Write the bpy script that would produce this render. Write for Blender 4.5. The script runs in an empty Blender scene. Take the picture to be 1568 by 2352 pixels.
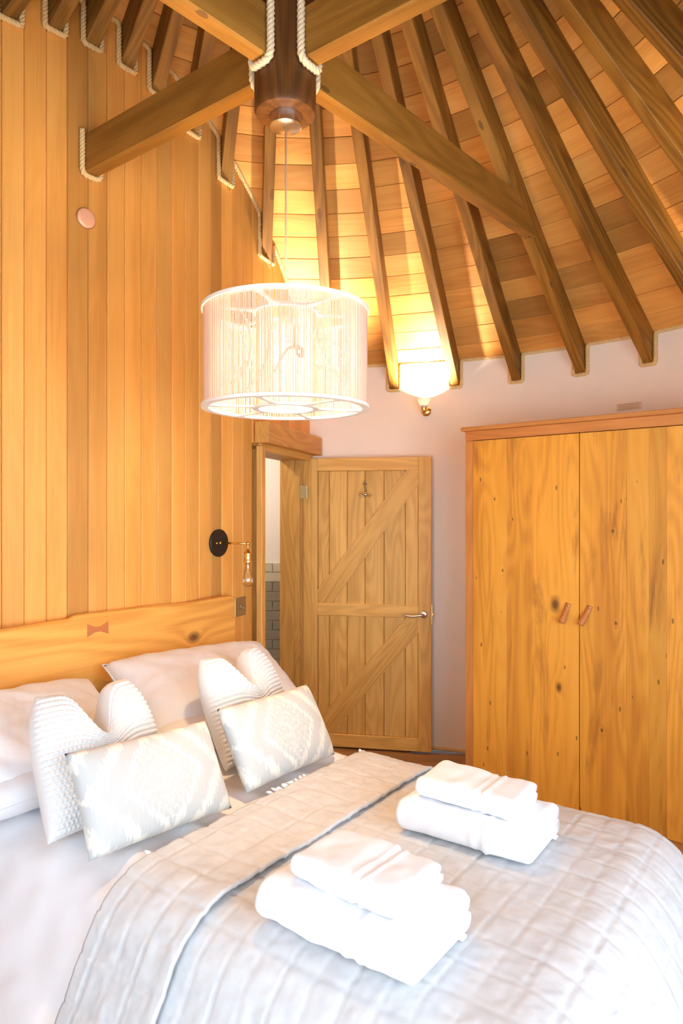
import bpy, bmesh, math, random
from mathutils import Vector, Matrix, noise as mnoise

random.seed(7)
D = bpy.data
SC = bpy.context.scene
COL = SC.collection
pi = math.pi

# ------------------------------------------------------------------ camera
EYE = 1.626
FPX = 1580.0
cam_d = D.cameras.new('camera'); cam = D.objects.new('camera', cam_d); COL.objects.link(cam)
cam.location = (0, 0, EYE); cam.rotation_euler = (pi/2, 0, 0)
cam_d.sensor_fit = 'VERTICAL'; cam_d.sensor_height = 36.0; cam_d.sensor_width = 24.0
cam_d.lens = FPX/2352*36.0
cam_d.clip_start = 0.02
SC.camera = cam

# ------------------------------------------------------------------ world, exposure
w = D.worlds.new('overcast_sky'); SC.world = w; w.use_nodes = True
bg = w.node_tree.nodes['Background']
bg.inputs['Color'].default_value = (0.72, 0.855, 1.0, 1)
bg.inputs['Strength'].default_value = 6.8
SC.view_settings.view_transform = 'Standard'
SC.view_settings.look = 'None'
SC.view_settings.exposure = 0.62
SC.view_settings.gamma = 1.0
SC.view_settings.use_curve_mapping = False
try:
    SC.cycles.use_denoising = True
    SC.cycles.max_bounces = 9
    SC.cycles.diffuse_bounces = 6
    SC.cycles.transparent_max_bounces = 24
    SC.cycles.sample_clamp_indirect = 8.0
    SC.cycles.caustics_reflective = False
    SC.cycles.caustics_refractive = False
except Exception:
    pass

LAMP_COL = (1.0, 0.68, 0.38)
PENDANT_W = 44.0
SCONCE_W = 68.0

# ------------------------------------------------------------------ layout of the place (metres; camera stands at x=0, y=0)
HUB = Vector((-0.188, 2.3))           # axis of the conical roof
R_OUT = 2.55                          # round white wall
ZA = 4.575; SL = 0.825                # rafter undersides: z = ZA - SL * r
RAFT_V = 0.178                        # vertical depth of a rafter
WC = Vector((-4.1144, 5.5230)); WR = 3.9486   # curved planked wall
def z_under(r): return ZA - SL*r
def z_board(r): return ZA + RAFT_V - SL*r
def hub_pt(phi, r): return Vector((HUB.x + r*math.sin(phi), HUB.y + r*math.cos(phi)))
def wall_at_u(u):
    d = Vector(((u-784)/FPX, 1.0))
    A = d.dot(d); B = -2*d.dot(WC); c = WC.dot(WC) - WR*WR
    return d*((-B - math.sqrt(B*B-4*A*c))/(2*A))
def wall_ang(p): return math.atan2(p.y-WC.y, p.x-WC.x)
def wall_pt(a, off=0.0): return Vector((WC.x + (WR+off)*math.cos(a), WC.y + (WR+off)*math.sin(a)))
def hub_r(p): return (Vector((p[0], p[1]))-HUB).length
def hub_phi(p): return math.atan2(p[0]-HUB.x, p[1]-HUB.y)

# ------------------------------------------------------------------ helpers
def setp(o, label=None, cat=None, group=None, kind=None):
    if label: o['label'] = label
    if cat: o['category'] = cat
    if group: o['group'] = group
    if kind: o['kind'] = kind
    return o
def link(o, parent=None):
    COL.objects.link(o)
    if parent is not None: o.parent = parent
    return o
def empty(name, loc=(0,0,0), rz=0.0):
    o = D.objects.new(name, None); o.empty_display_size = 0.05
    o.location = loc; o.rotation_euler = (0,0,rz); return link(o)
def obj(name, bm, mat, parent=None, smooth=False, mtx=None, tone=None):
    me = D.meshes.new(name)
    bmesh.ops.recalc_face_normals(bm, faces=bm.faces)
    bm.to_mesh(me); bm.free()
    if smooth:
        me.polygons.foreach_set('use_smooth', [True]*len(me.polygons))
    me.materials.append(mat)
    o = D.objects.new(name, me)
    link(o, parent)
    if mtx is not None: o.matrix_local = mtx
    if tone is not None: o.color = (tone[0], tone[1], tone[2], 1)
    return o
def NB(): return bmesh.new()
def auto_smooth(o, ang=40):
    me = o.data
    me.polygons.foreach_set('use_smooth', [True]*len(me.polygons))
    try: me.set_sharp_from_angle(angle=math.radians(ang))
    except Exception: pass
    return o
def box(bm, x0, x1, y0, y1, z0, z1, bev=0.0, seg=1):
    vs = [bm.verts.new((x, y, z)) for x in (x0, x1) for y in (y0, y1) for z in (z0, z1)]
    fs = [(0,1,3,2),(4,6,7,5),(0,4,5,1),(2,3,7,6),(0,2,6,4),(1,5,7,3)]
    ff = [bm.faces.new([vs[i] for i in f]) for f in fs]
    if bev > 0:
        es = list({e for f in ff for e in f.edges})
        bmesh.ops.bevel(bm, geom=es, offset=bev, segments=seg, affect='EDGES', profile=0.5)
    return bm
def prism(bm, pts_a, pts_b):
    """hexahedron-like solid between two equal polygons"""
    a = [bm.verts.new(p) for p in pts_a]; b = [bm.verts.new(p) for p in pts_b]
    n = len(a)
    bm.faces.new(a[::-1]); bm.faces.new(b)
    for i in range(n): bm.faces.new((a[i], a[(i+1) % n], b[(i+1) % n], b[i]))
    return bm
def lathe(bm, prof, n=32, cx=0, cy=0, cap0=True, cap1=True):
    rings = []
    for r, z in prof:
        rings.append([bm.verts.new((cx+r*math.cos(2*pi*i/n), cy+r*math.sin(2*pi*i/n), z)) for i in range(n)])
    for a, b in zip(rings, rings[1:]):
        for i in range(n): bm.faces.new((a[i], a[(i+1) % n], b[(i+1) % n], b[i]))
    if cap0: bm.faces.new(rings[0][::-1])
    if cap1: bm.faces.new(rings[-1])
    return bm
def frames(pts):
    pts = [Vector(p) for p in pts]; T = []
    for i in range(len(pts)):
        a = pts[max(i-1, 0)]; b = pts[min(i+1, len(pts)-1)]
        T.append((b-a).normalized())
    up = Vector((0,0,1)) if abs(T[0].z) < 0.9 else Vector((1,0,0))
    n = (up - T[0]*up.dot(T[0])).normalized(); N = [n]
    for i in range(1, len(pts)):
        n = N[-1] - T[i]*N[-1].dot(T[i])
        n = n.normalized() if n.length > 1e-6 else N[-1]
        N.append(n)
    return pts, T, N
def tube(bm, pts, rad, n=8, cap=True):
    pts, T, N = frames(pts)
    rr = rad if isinstance(rad, (list, tuple)) else [rad]*len(pts)
    rings = []
    for p, t, nn, r in zip(pts, T, N, rr):
        b = t.cross(nn)
        rings.append([bm.verts.new(p + nn*(r*math.cos(2*pi*k/n)) + b*(r*math.sin(2*pi*k/n))) for k in range(n)])
    for a, b in zip(rings, rings[1:]):
        for i in range(n): bm.faces.new((a[i], a[(i+1) % n], b[(i+1) % n], b[i]))
    if cap:
        bm.faces.new(rings[0][::-1]); bm.faces.new(rings[-1])
    return bm
def resample(pts, step):
    pts = [Vector(p) for p in pts]
    out = [pts[0].copy()]; carry = 0.0
    for a, b in zip(pts, pts[1:]):
        L = (b-a).length
        if L < 1e-9: continue
        d = step - carry
        while d <= L:
            out.append(a + (b-a)*(d/L)); d += step
        carry = (carry + L) % step
    if (out[-1]-pts[-1]).length > step*0.3: out.append(pts[-1])
    return out
def smooth_path(pts, step, it=3):
    p = resample(pts, step)
    for _ in range(it):
        p = [p[0]] + [(p[i-1]+p[i]*2+p[i+1])/4 for i in range(1, len(p)-1)] + [p[-1]]
    return p
def rope(name, path, parent, rad=0.013, mat=None, pitch=0.05, it=2):
    """three-strand laid rope along a path"""
    p = smooth_path(path, 0.009, it)
    pts, T, N = frames(p)
    bm = NB(); L = 0.0
    dist = [0.0]
    for a, b in zip(pts, pts[1:]): dist.append(dist[-1]+(b-a).length)
    for s in range(3):
        q = []
        for pt, t, n, d in zip(pts, T, N, dist):
            an = 2*pi*d/pitch + s*2*pi/3
            b = t.cross(n)
            q.append(pt + (n*math.cos(an)+b*math.sin(an))*rad*0.5)
        tube(bm, q, rad*0.56, 6)
    return obj(name, bm, mat, parent, smooth=True)

# ------------------------------------------------------------------ materials
def nodes_of(name):
    m = D.materials.new(name); m.use_nodes = True
    nt = m.node_tree
    return m, nt, nt.nodes['Principled BSDF']
def N_(nt, typ, **kw):
    n = nt.nodes.new(typ)
    for k, v in kw.items(): setattr(n, k, v)
    return n
def plain(name, col, rough=0.6, metal=0.0, sheen=0.0, bump=None, spec=0.5, coat=0.0):
    m, nt, b = nodes_of(name)
    b.inputs['Base Color'].default_value = (*col, 1)
    b.inputs['Roughness'].default_value = rough
    b.inputs['Metallic'].default_value = metal
    b.inputs['Specular IOR Level'].default_value = spec
    b.inputs['Sheen Weight'].default_value = sheen
    b.inputs['Coat Weight'].default_value = coat
    if bump:
        sc, st, dist = bump
        tc = N_(nt, 'ShaderNodeTexCoord'); n = N_(nt, 'ShaderNodeTexNoise')
        n.inputs['Scale'].default_value = sc; n.inputs['Detail'].default_value = 4
        nt.links.new(tc.outputs['Object'], n.inputs['Vector'])
        bp = N_(nt, 'ShaderNodeBump'); bp.inputs['Strength'].default_value = st; bp.inputs['Distance'].default_value = dist
        nt.links.new(n.outputs['Fac'], bp.inputs['Height']); nt.links.new(bp.outputs['Normal'], b.inputs['Normal'])
    return m
def mth(nt, op, a, b=None, c=None):
    n = N_(nt, 'ShaderNodeMath', operation=op)
    for i, v in enumerate((a, b, c)):
        if v is None: continue
        if isinstance(v, (int, float)): n.inputs[i].default_value = v
        else: nt.links.new(v, n.inputs[i])
    return n.outputs[0]
def wood(name, stops, axis='z', size=1.0, rough=0.55, bump=0.15, rings=0.45, fleck=0.0, knots=(), spec=0.35, plane='xz', stain=None, fscale=(3.2, 8.0)):
    """grain runs along `axis` of the object; Object Info colour tints each piece; knots are (a, b, radius) in `plane`"""
    m, nt, bs = nodes_of(name)
    L = nt.links.new
    tc = N_(nt, 'ShaderNodeTexCoord'); oi = N_(nt, 'ShaderNodeObjectInfo')
    off = N_(nt, 'ShaderNodeVectorMath', operation='SCALE'); off.inputs[0].default_value = (13.1, 27.7, 19.3)
    L(oi.outputs['Random'], off.inputs['Scale'])
    add = N_(nt, 'ShaderNodeVectorMath', operation='ADD')
    L(tc.outputs['Object'], add.inputs[0]); L(off.outputs[0], add.inputs[1])
    def mapped(along, across):
        mp = N_(nt, 'ShaderNodeMapping')
        s = {'x': (along, across, across), 'y': (across, along, across), 'z': (across, across, along)}[axis]
        mp.inputs['Scale'].default_value = s
        L(add.outputs[0], mp.inputs['Vector']); return mp.outputs[0]
    def noise(vec, sc, det, rg=0.55, dist=0.0):
        n = N_(nt, 'ShaderNodeTexNoise'); n.inputs['Scale'].default_value = sc
        n.inputs['Detail'].default_value = det; n.inputs['Roughness'].default_value = rg
        n.inputs['Distortion'].default_value = dist
        L(vec, n.inputs['Vector']); return n.outputs['Fac']
    broad = noise(mapped(0.55/size, 5.0/size), 1.0, 3, 0.5, 0.3)
    fib = noise(mapped(3.0/size, 170.0/size), 1.0, 3, 0.6)
    field = noise(mapped(0.8/size, 6.0/size), 1.0, 1, 0.4, 0.2)
    kdark = None
    if knots:
        sep = N_(nt, 'ShaderNodeSeparateXYZ'); L(tc.outputs['Object'], sep.inputs[0])
        ia, ib = {'xz': (0, 2), 'yz': (1, 2), 'xy': (0, 1)}[plane]
        for ka, kb, kr in knots:
            da = mth(nt, 'SUBTRACT', sep.outputs[ia], ka); db = mth(nt, 'SUBTRACT', sep.outputs[ib], kb)
            if axis == 'z': db = mth(nt, 'MULTIPLY', db, 0.62)
            else: da = mth(nt, 'MULTIPLY', da, 0.62)
            d2 = mth(nt, 'ADD', mth(nt, 'MULTIPLY', da, da), mth(nt, 'MULTIPLY', db, db))
            q = mth(nt, 'DIVIDE', kr*kr, mth(nt, 'ADD', d2, kr*kr*0.25))
            field = mth(nt, 'ADD', field, mth(nt, 'MULTIPLY', q, 0.10))
            dk = mth(nt, 'SMOOTH_MAX', mth(nt, 'SUBTRACT', 1.0, mth(nt, 'DIVIDE', mth(nt, 'SQRT', d2), kr)), 0.0, 0.25)
            kdark = dk if kdark is None else mth(nt, 'ADD', kdark, dk)
    ring = mth(nt, 'MULTIPLY_ADD', mth(nt, 'SINE', mth(nt, 'MULTIPLY', field, 70.0)), 0.5, 0.5)
    v = mth(nt, 'ADD', mth(nt, 'MULTIPLY', broad, 1.0-rings*0.5),
            mth(nt, 'ADD', mth(nt, 'MULTIPLY', ring, rings*0.35), mth(nt, 'MULTIPLY', fib, 0.35)))
    v = mth(nt, 'MULTIPLY_ADD', v, 1.55, -0.62)
    cr = N_(nt, 'ShaderNodeValToRGB')
    el = cr.color_ramp.elements
    while len(el) < len(stops): el.new(0.5)
    for e, (p, c) in zip(el, stops): e.position = p; e.color = (*c, 1)
    L(v, cr.inputs['Fac'])
    col = cr.outputs['Color']
    def mixc(fac, a, b, mode='MIX'):
        n = N_(nt, 'ShaderNodeMix', data_type='RGBA', blend_type=mode)
        for i, x in ((0, fac), (6, a), (7, b)):
            if isinstance(x, (int, float)): n.inputs[i].default_value = x
            elif isinstance(x, tuple): n.inputs[i].default_value = (*x, 1)
            else: L(x, n.inputs[i])
        return n.outputs[2]
    if stain:
        scol, thr = stain
        sn = noise(mapped(1.3/size, 9.0/size), 1.0, 4, 0.6, 0.6)
        f = mth(nt, 'MULTIPLY', mth(nt, 'SMOOTH_MAX', mth(nt, 'SUBTRACT', sn, thr), 0.0, 0.05), 4.5)
        f = mth(nt, 'MINIMUM', f, 0.8)
        col = mixc(f, col, scol)
    if fleck > 0:
        vo = N_(nt, 'ShaderNodeTexVoronoi'); vo.inputs['Scale'].default_value = 1.0
        L(mapped(*fscale), vo.inputs['Vector'])
        f = mth(nt, 'LESS_THAN', vo.outputs['Distance'], fleck)
        col = mixc(mth(nt, 'MULTIPLY', f, 0.65), col, (0.10, 0.045, 0.015))
    if kdark is not None:
        col = mixc(mth(nt, 'MINIMUM', mth(nt, 'MULTIPLY', kdark, 1.25), 0.9), col, (0.13, 0.055, 0.02))
    col = mixc(1.0, col, oi.outputs['Color'], 'MULTIPLY')
    L(col, bs.inputs['Base Color'])
    bs.inputs['Roughness'].default_value = rough
    bs.inputs['Specular IOR Level'].default_value = spec
    bp = N_(nt, 'ShaderNodeBump'); bp.inputs['Strength'].default_value = bump; bp.inputs['Distance'].default_value = 0.004
    L(mth(nt, 'ADD', fib, mth(nt, 'MULTIPLY', ring, 0.5)), bp.inputs['Height']); L(bp.outputs['Normal'], bs.inputs['Normal'])
    return m
def emit(name, col, strength):
    m = D.materials.new(name); m.use_nodes = True; nt = m.node_tree
    nt.nodes.remove(nt.nodes['Principled BSDF'])
    e = N_(nt, 'ShaderNodeEmission'); e.inputs['Color'].default_value = (*col, 1); e.inputs['Strength'].default_value = strength
    nt.links.new(e.outputs[0], nt.nodes['Material Output'].inputs['Surface'])
    return m
def thin_glass(name, tint=(1,1,1), refl=0.12):
    m = D.materials.new(name); m.use_nodes = True; nt = m.node_tree
    nt.nodes.remove(nt.nodes['Principled BSDF'])
    t = N_(nt, 'ShaderNodeBsdfTransparent'); t.inputs[0].default_value = (*tint, 1)
    g = N_(nt, 'ShaderNodeBsdfGlossy'); g.inputs['Roughness'].default_value = 0.03
    lw = N_(nt, 'ShaderNodeLayerWeight'); lw.inputs['Blend'].default_value = 0.35
    mx = N_(nt, 'ShaderNodeMixShader')
    nt.links.new(mth(nt, 'MULTIPLY_ADD', lw.outputs['Fresnel'], 0.6, refl*0.4), mx.inputs[0])
    nt.links.new(t.outputs[0], mx.inputs[1]); nt.links.new(g.outputs[0], mx.inputs[2])
    nt.links.new(mx.outputs[0], nt.nodes['Material Output'].inputs['Surface'])
    return m

M = {}
M['plank'] = wood('cedar_plank', [(0.0, (0.70, 0.31, 0.060)), (0.5, (0.88, 0.43, 0.095)), (1.0, (0.94, 0.53, 0.145))], 'z', 1.0, 0.5, 0.06, 0.16)
M['board'] = wood('cedar_roof_board', [(0.0, (0.60, 0.25, 0.050)), (0.5, (0.84, 0.41, 0.095)), (1.0, (0.94, 0.55, 0.18))], 'x', 1.0, 0.5, 0.08, 0.22)
M['rafter'] = wood('stained_rafter_timber', [(0.0, (0.14, 0.058, 0.007)), (0.5, (0.33, 0.152, 0.020)), (1.0, (0.52, 0.27, 0.045))], 'x', 1.0, 0.55, 0.25, 0.5, fleck=0.10)
M['beam'] = wood('stained_beam_timber', [(0.0, (0.22, 0.096, 0.012)), (0.5, (0.37, 0.172, 0.026)), (1.0, (0.50, 0.255, 0.048))], 'x', 1.0, 0.5, 0.25, 0.4, fleck=0.08)
M['post'] = wood('dark_stained_post_timber', [(0.0, (0.065, 0.024, 0.006)), (0.5, (0.145, 0.056, 0.013)), (1.0, (0.27, 0.11, 0.026))], 'z', 1.0, 0.4, 0.3, 0.5)
M['oak'] = wood('oak_door_board', [(0.0, (0.64, 0.34, 0.080)), (0.5, (0.83, 0.49, 0.130)), (1.0, (0.90, 0.60, 0.19))], 'z', 0.8, 0.5, 0.2, 0.55)
M['oakx'] = wood('oak_door_rail', [(0.0, (0.64, 0.34, 0.080)), (0.5, (0.83, 0.49, 0.130)), (1.0, (0.90, 0.60, 0.19))], 'x', 0.8, 0.5, 0.2, 0.55)
M['elmslab'] = wood('live_edge_slab', [(0.0, (0.62, 0.28, 0.055)), (0.5, (0.82, 0.43, 0.10)), (1.0, (0.90, 0.53, 0.16))], 'y', 1.2, 0.4, 0.12, 0.6, plane='yz', knots=((-0.285, 1.008, 0.034),))
M['carcass'] = wood('wardrobe_carcass_timber', [(0.0, (0.52, 0.20, 0.05)), (0.5, (0.68, 0.29, 0.075)), (1.0, (0.76, 0.37, 0.11))], 'z', 1.0, 0.45, 0.12, 0.4)
M['carcassx'] = wood('wardrobe_cornice_timber', [(0.0, (0.52, 0.20, 0.05)), (0.5, (0.68, 0.29, 0.075)), (1.0, (0.76, 0.37, 0.11))], 'x', 1.0, 0.45, 0.12, 0.4)
M['floor'] = wood('dark_floor_board', [(0.0, (0.22, 0.10, 0.035)), (0.5, (0.34, 0.17, 0.06)), (1.0, (0.44, 0.24, 0.09))], 'x', 1.0, 0.4, 0.12, 0.4)
M['plaster'] = plain('cream_plaster', (0.95, 0.86, 0.72), 0.8, bump=(90, 0.08, 0.003))
M['bathwall'] = plain('bathroom_paint', (0.78, 0.74, 0.68), 0.8)
M['rope'] = plain('natural_rope', (0.80, 0.57, 0.25), 0.9, bump=(300, 0.4, 0.003))
M['ropepale'] = plain('pale_rope', (0.82, 0.67, 0.42), 0.9, bump=(300, 0.4, 0.003))
M['chrome'] = plain('brushed_steel', (0.72, 0.68, 0.62), 0.25, 1.0)
M['brass'] = plain('polished_brass', (0.86, 0.58, 0.20), 0.25, 1.0)
M['agedbrass'] = plain('aged_brass', (0.50, 0.41, 0.22), 0.45, 0.85)
M['blackmetal'] = plain('black_painted_metal', (0.012, 0.010, 0.008), 0.45)
M['copper'] = plain('copper_cover', (0.93, 0.50, 0.30), 0.5, 0.2)
M['inlay'] = plain('reddish_inlay_timber', (0.52, 0.17, 0.05), 0.5)
M['leather'] = plain('tan_leather', (0.60, 0.22, 0.05), 0.5)
M['sheet'] = plain('white_cotton', (0.78, 0.785, 0.81), 0.75, sheen=0.15, bump=(14, 0.12, 0.02))
M['pillow'] = plain('white_pillow_cotton', (0.80, 0.80, 0.82), 0.75, sheen=0.15, bump=(11, 0.18, 0.02))
M['towel'] = plain('white_terry', (0.82, 0.83, 0.85), 0.95, sheen=0.3, bump=(520, 0.5, 0.002))
M['cord'] = plain('copper_cord', (0.72, 0.45, 0.26), 0.5)
M['ring'] = plain('shade_ring_fabric', (0.88, 0.78, 0.68), 0.6)
M['tilegrout'] = plain('pale_grout', (0.62, 0.58, 0.50), 0.9)
M['tile'] = plain('grey_glazed_tile', (0.26, 0.24, 0.185), 0.12, bump=(14, 0.25, 0.01))
M['tileglare'] = plain('glazed_tile_glare', (0.52, 0.49, 0.38), 0.12, bump=(14, 0.35, 0.01))  # the grey tile with reflected light painted into its colour
M['ventm'] = plain('cream_vent_plastic', (0.80, 0.66, 0.48), 0.5)
M['ventdark'] = plain('vent_slot', (0.52, 0.38, 0.24), 0.8)
M['winframe'] = plain('painted_window_frame', (0.75, 0.72, 0.68), 0.5)
M['glass'] = thin_glass('window_glass')
M['bulbglass'] = thin_glass('amber_bulb_glass', (1.0, 0.93, 0.80), 0.2)
M['filament'] = plain('filament_holder', (0.95, 0.72, 0.45), 0.3)

def string_mat():
    m, nt, b = nodes_of('pale_lamp_string')
    b.inputs['Base Color'].default_value = (0.82, 0.66, 0.52, 1); b.inputs['Roughness'].default_value = 0.7
    tr = N_(nt, 'ShaderNodeBsdfTranslucent'); tr.inputs[0].default_value = (0.80, 0.62, 0.46, 1)
    mx = N_(nt, 'ShaderNodeMixShader'); mx.inputs[0].default_value = 0.25
    nt.links.new(b.outputs[0], mx.inputs[1]); nt.links.new(tr.outputs[0], mx.inputs[2])
    nt.links.new(mx.outputs[0], nt.nodes['Material Output'].inputs['Surface'])
    return m
M['string'] = string_mat()

def quilt_mat():
    m, nt, b = nodes_of('oatmeal_quilt_satin')
    tc = N_(nt, 'ShaderNodeTexCoord'); n = N_(nt, 'ShaderNodeTexNoise'); n.inputs['Scale'].default_value = 22; n.inputs['Detail'].default_value = 5
    nt.links.new(tc.outputs['Object'], n.inputs['Vector'])
    cr = N_(nt, 'ShaderNodeValToRGB'); e = cr.color_ramp.elements
    e[0].position = 0.3; e[0].color = (0.515, 0.52, 0.525, 1); e[1].position = 0.7; e[1].color = (0.585, 0.59, 0.595, 1)
    nt.links.new(n.outputs['Fac'], cr.inputs[0]); nt.links.new(cr.outputs[0], b.inputs['Base Color'])
    b.inputs['Roughness'].default_value = 0.5; b.inputs['Sheen Weight'].default_value = 0.2
    bp = N_(nt, 'ShaderNodeBump'); bp.inputs['Strength'].default_value = 0.25; bp.inputs['Distance'].default_value = 0.006
    nt.links.new(n.outputs['Fac'], bp.inputs['Height']); nt.links.new(bp.outputs[0], b.inputs['Normal'])
    return m
M['quilt'] = quilt_mat()

def ikat_mat():
    m, nt, b = nodes_of('grey_ikat_weave')
    L = nt.links.new
    tc = N_(nt, 'ShaderNodeTexCoord'); sp = N_(nt, 'ShaderNodeSeparateXYZ'); L(tc.outputs['Object'], sp.inputs[0])
    n = N_(nt, 'ShaderNodeTexNoise'); n.inputs['Scale'].default_value = 1; n.inputs['Detail'].default_value = 3
    mp = N_(nt, 'ShaderNodeMapping'); mp.inputs['Scale'].default_value = (130, 22, 20); L(tc.outputs['Object'], mp.inputs[0]); L(mp.outputs[0], n.inputs['Vector'])
    jit = mth(nt, 'MULTIPLY_ADD', n.outputs['Fac'], 0.10, -0.05)
    x = mth(nt, 'ABSOLUTE', sp.outputs[0]); y = mth(nt, 'ADD', sp.outputs[1], jit)
    ya = mth(nt, 'ABSOLUTE', y)
    # diamond lattice in the middle, arrow shapes towards the ends
    dia = mth(nt, 'ADD', x, mth(nt, 'MULTIPLY', ya, 0.9))
    lat = mth(nt, 'MULTIPLY', mth(nt, 'SINE', mth(nt, 'MULTIPLY', mth(nt, 'ADD', x, y), 95.0)),
              mth(nt, 'SINE', mth(nt, 'MULTIPLY', mth(nt, 'SUBTRACT', x, y), 95.0)))
    band = mth(nt, 'SINE', mth(nt, 'MULTIPLY', dia, 62.0))
    inner = mth(nt, 'LESS_THAN', dia, 0.125)
    pat = mth(nt, 'ADD', mth(nt, 'MULTIPLY', inner, mth(nt, 'MULTIPLY_ADD', mth(nt, 'ABSOLUTE', lat), 1.3, 0.08)), mth(nt, 'MULTIPLY', mth(nt, 'SUBTRACT', 1.0, inner), mth(nt, 'MULTIPLY_ADD', band, -0.5, 0.45)))
    f = mth(nt, 'MULTIPLY_ADD', pat, 4.0, -0.55)
    cr = N_(nt, 'ShaderNodeValToRGB'); e = cr.color_ramp.elements
    e[0].color = (0.69, 0.67, 0.595, 1); e[1].color = (0.49, 0.495, 0.475, 1); L(f, cr.inputs[0]); L(cr.outputs[0], b.inputs['Base Color'])
    b.inputs['Roughness'].default_value = 0.9; b.inputs['Sheen Weight'].default_value = 0.2
    bp = N_(nt, 'ShaderNodeBump'); bp.inputs['Strength'].default_value = 0.5; bp.inputs['Distance'].default_value = 0.003
    L(n.outputs['Fac'], bp.inputs['Height']); L(bp.outputs[0], b.inputs['Normal'])
    return m
M['ikat'] = ikat_mat()
M['knit'] = plain('white_chunky_knit', (0.74, 0.735, 0.725), 0.95, sheen=0.25, bump=(400, 0.4, 0.002))

# =================================================================== STRUCTURE
# ---- rafters (bearing from the hub)
PHI_SEEN = [-69.4, -60.9, -52.6, -43.8, -35.7, -26.1, -17.4, -8.2, 2.6, 12.6, 22.1, 31.4, 40.7, 49.9]
PHI = list(PHI_SEEN)
rest = 360 - (PHI[-1]-PHI[0]); nrest = round(rest/9.1)
for i in range(1, nrest): PHI.append(PHI_SEEN[-1] + rest*i/nrest)
PHI = [math.radians(p) for p in PHI]

def plank_hit_r(phi):
    """distance from hub to the planked wall along a bearing, if the wall is met before the round wall"""
    d = Vector((math.sin(phi), math.cos(phi)))
    q = HUB - WC
    B = 2*q.dot(d); c = q.dot(q)-WR*WR; disc = B*B-4*c
    if disc < 0: return None
    t = (-B - math.sqrt(disc))/2
    return t if 0 < t < R_OUT else None

ceiling = obj('ceiling', (lambda bm: bm)(NB()), M['board'])
bm = NB()
ring0 = []; ring1 = []
for i in range(120):
    p = 2*pi*i/120
    a = hub_pt(p, R_OUT+0.14); b = hub_pt(p, 0.02)
    ring0.append(bm.verts.new((a.x, a.y, z_board(R_OUT+0.14)+0.025))); ring1.append(bm.verts.new((b.x, b.y, z_board(0.02)+0.025)))
for i in range(120): bm.faces.new((ring0[i], ring0[(i+1) % 120], ring1[(i+1) % 120], ring1[i]))
bm.faces.new(ring1)
bm.to_mesh(ceiling.data); bm.free()
setp(ceiling, 'conical timber ceiling lined with cedar boards between radiating rafters', 'ceiling', kind='structure')

for k, p in enumerate(PHI):
    rw = plank_hit_r(p)
    if rw is None and abs(math.degrees(p)) > 1 and hub_pt(p, R_OUT).x < WC.x: continue
    r1 = (rw+0.03) if rw else R_OUT+0.03
    r0 = 0.09
    # local x runs down the slope, y across, z up; end cut plumb
    bm = NB()
    c = 1/math.hypot(1, SL)
    def loc(r, zoff):     # position along slope for plumb cuts: underside line is z=0 in the local frame
        return (r*math.hypot(1, SL) - zoff*SL*c, zoff*c)   # a plumb rise of zoff in local x,z
    hw = 0.030
    a0 = loc(r0, 0); a1 = loc(r1, 0); b1 = loc(r1, RAFT_V); b0 = loc(r0, RAFT_V)
    e = 0.005
    prof = [(a0[0], a0[1]), (a1[0], a1[1]), (b1[0], b1[1]), (b0[0], b0[1])]
    prism(bm, [(x, -hw, z) for x, z in prof], [(x, hw, z) for x, z in prof])
    bmesh.ops.bevel(bm, geom=[ed for ed in bm.edges if abs(ed.verts[0].co.y-ed.verts[1].co.y) < 1e-6 and abs(ed.verts[0].co.x-ed.verts[1].co.x) > 0.3], offset=0.004, segments=1, affect='EDGES')
    d2 = Vector((math.sin(p), math.cos(p)))
    X = Vector((d2.x*c, d2.y*c, -SL*c)); Y = Vector((-d2.y, d2.x, 0)); Z = X.cross(Y)
    mt = Matrix(((X.x, Y.x, Z.x, HUB.x), (X.y, Y.y, Z.y, HUB.y), (X.z, Y.z, Z.z, ZA), (0,0,0,1)))
    t = random.uniform(0.85, 1.12)
    obj('rafter', bm, M['rafter'], ceiling, mtx=mt, tone=(t, t*0.99, t*0.97))

# ---- ceiling boards
ROW = 0.108
def in_view_area(pts):
    pr = []
    for p in pts:
        if p.y < 0.15: return 0
        pr.append((784+FPX*p.x/p.y, 1176-FPX*(p.z-EYE)/p.y))
    cx = sum(q[0] for q in pr)/4; cy = sum(q[1] for q in pr)/4
    xs = [q[0] for q in pr]; ys = [q[1] for q in pr]
    if max(xs) < 0 or min(xs) > 1568 or max(ys) < 0 or min(ys) > 2352: return 0
    A = 0
    for i in range(4):
        x0, y0 = pr[i]; x1, y1 = pr[(i+1) % 4]; A += x0*y1-x1*y0
    return abs(A)/2
boards = []
nr = len(PHI)
for k in range(nr):
    p0 = PHI[k]; p1 = PHI[(k+1) % nr] + (2*pi if k == nr-1 else 0)
    for j in range(23):
        r1 = R_OUT + 0.01 - j*ROW; r0 = max(r1-ROW+0.0015, 0.05)
        if r1 < 0.12: continue
        cor = []
        for p, r in ((p0, r1), (p1, r1), (p1, r0), (p0, r0)):
            q = hub_pt(p, r); cor.append(Vector((q.x, q.y, z_board(r))))
        mid = sum(cor, Vector())/4
        hidden = (Vector((mid.x, mid.y))-WC).length < WR - 0.12
        ar = 0 if hidden else in_view_area(cor)
        boards.append((ar, k, j, cor, hidden))
order = sorted(range(len(boards)), key=lambda i: -boards[i][0])
pick = {i for i in order[:300] if boards[i][0] > 60}
rest_bm = NB()
rowtone = [random.uniform(0.82, 1.1) for _ in range(24)]
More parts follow.
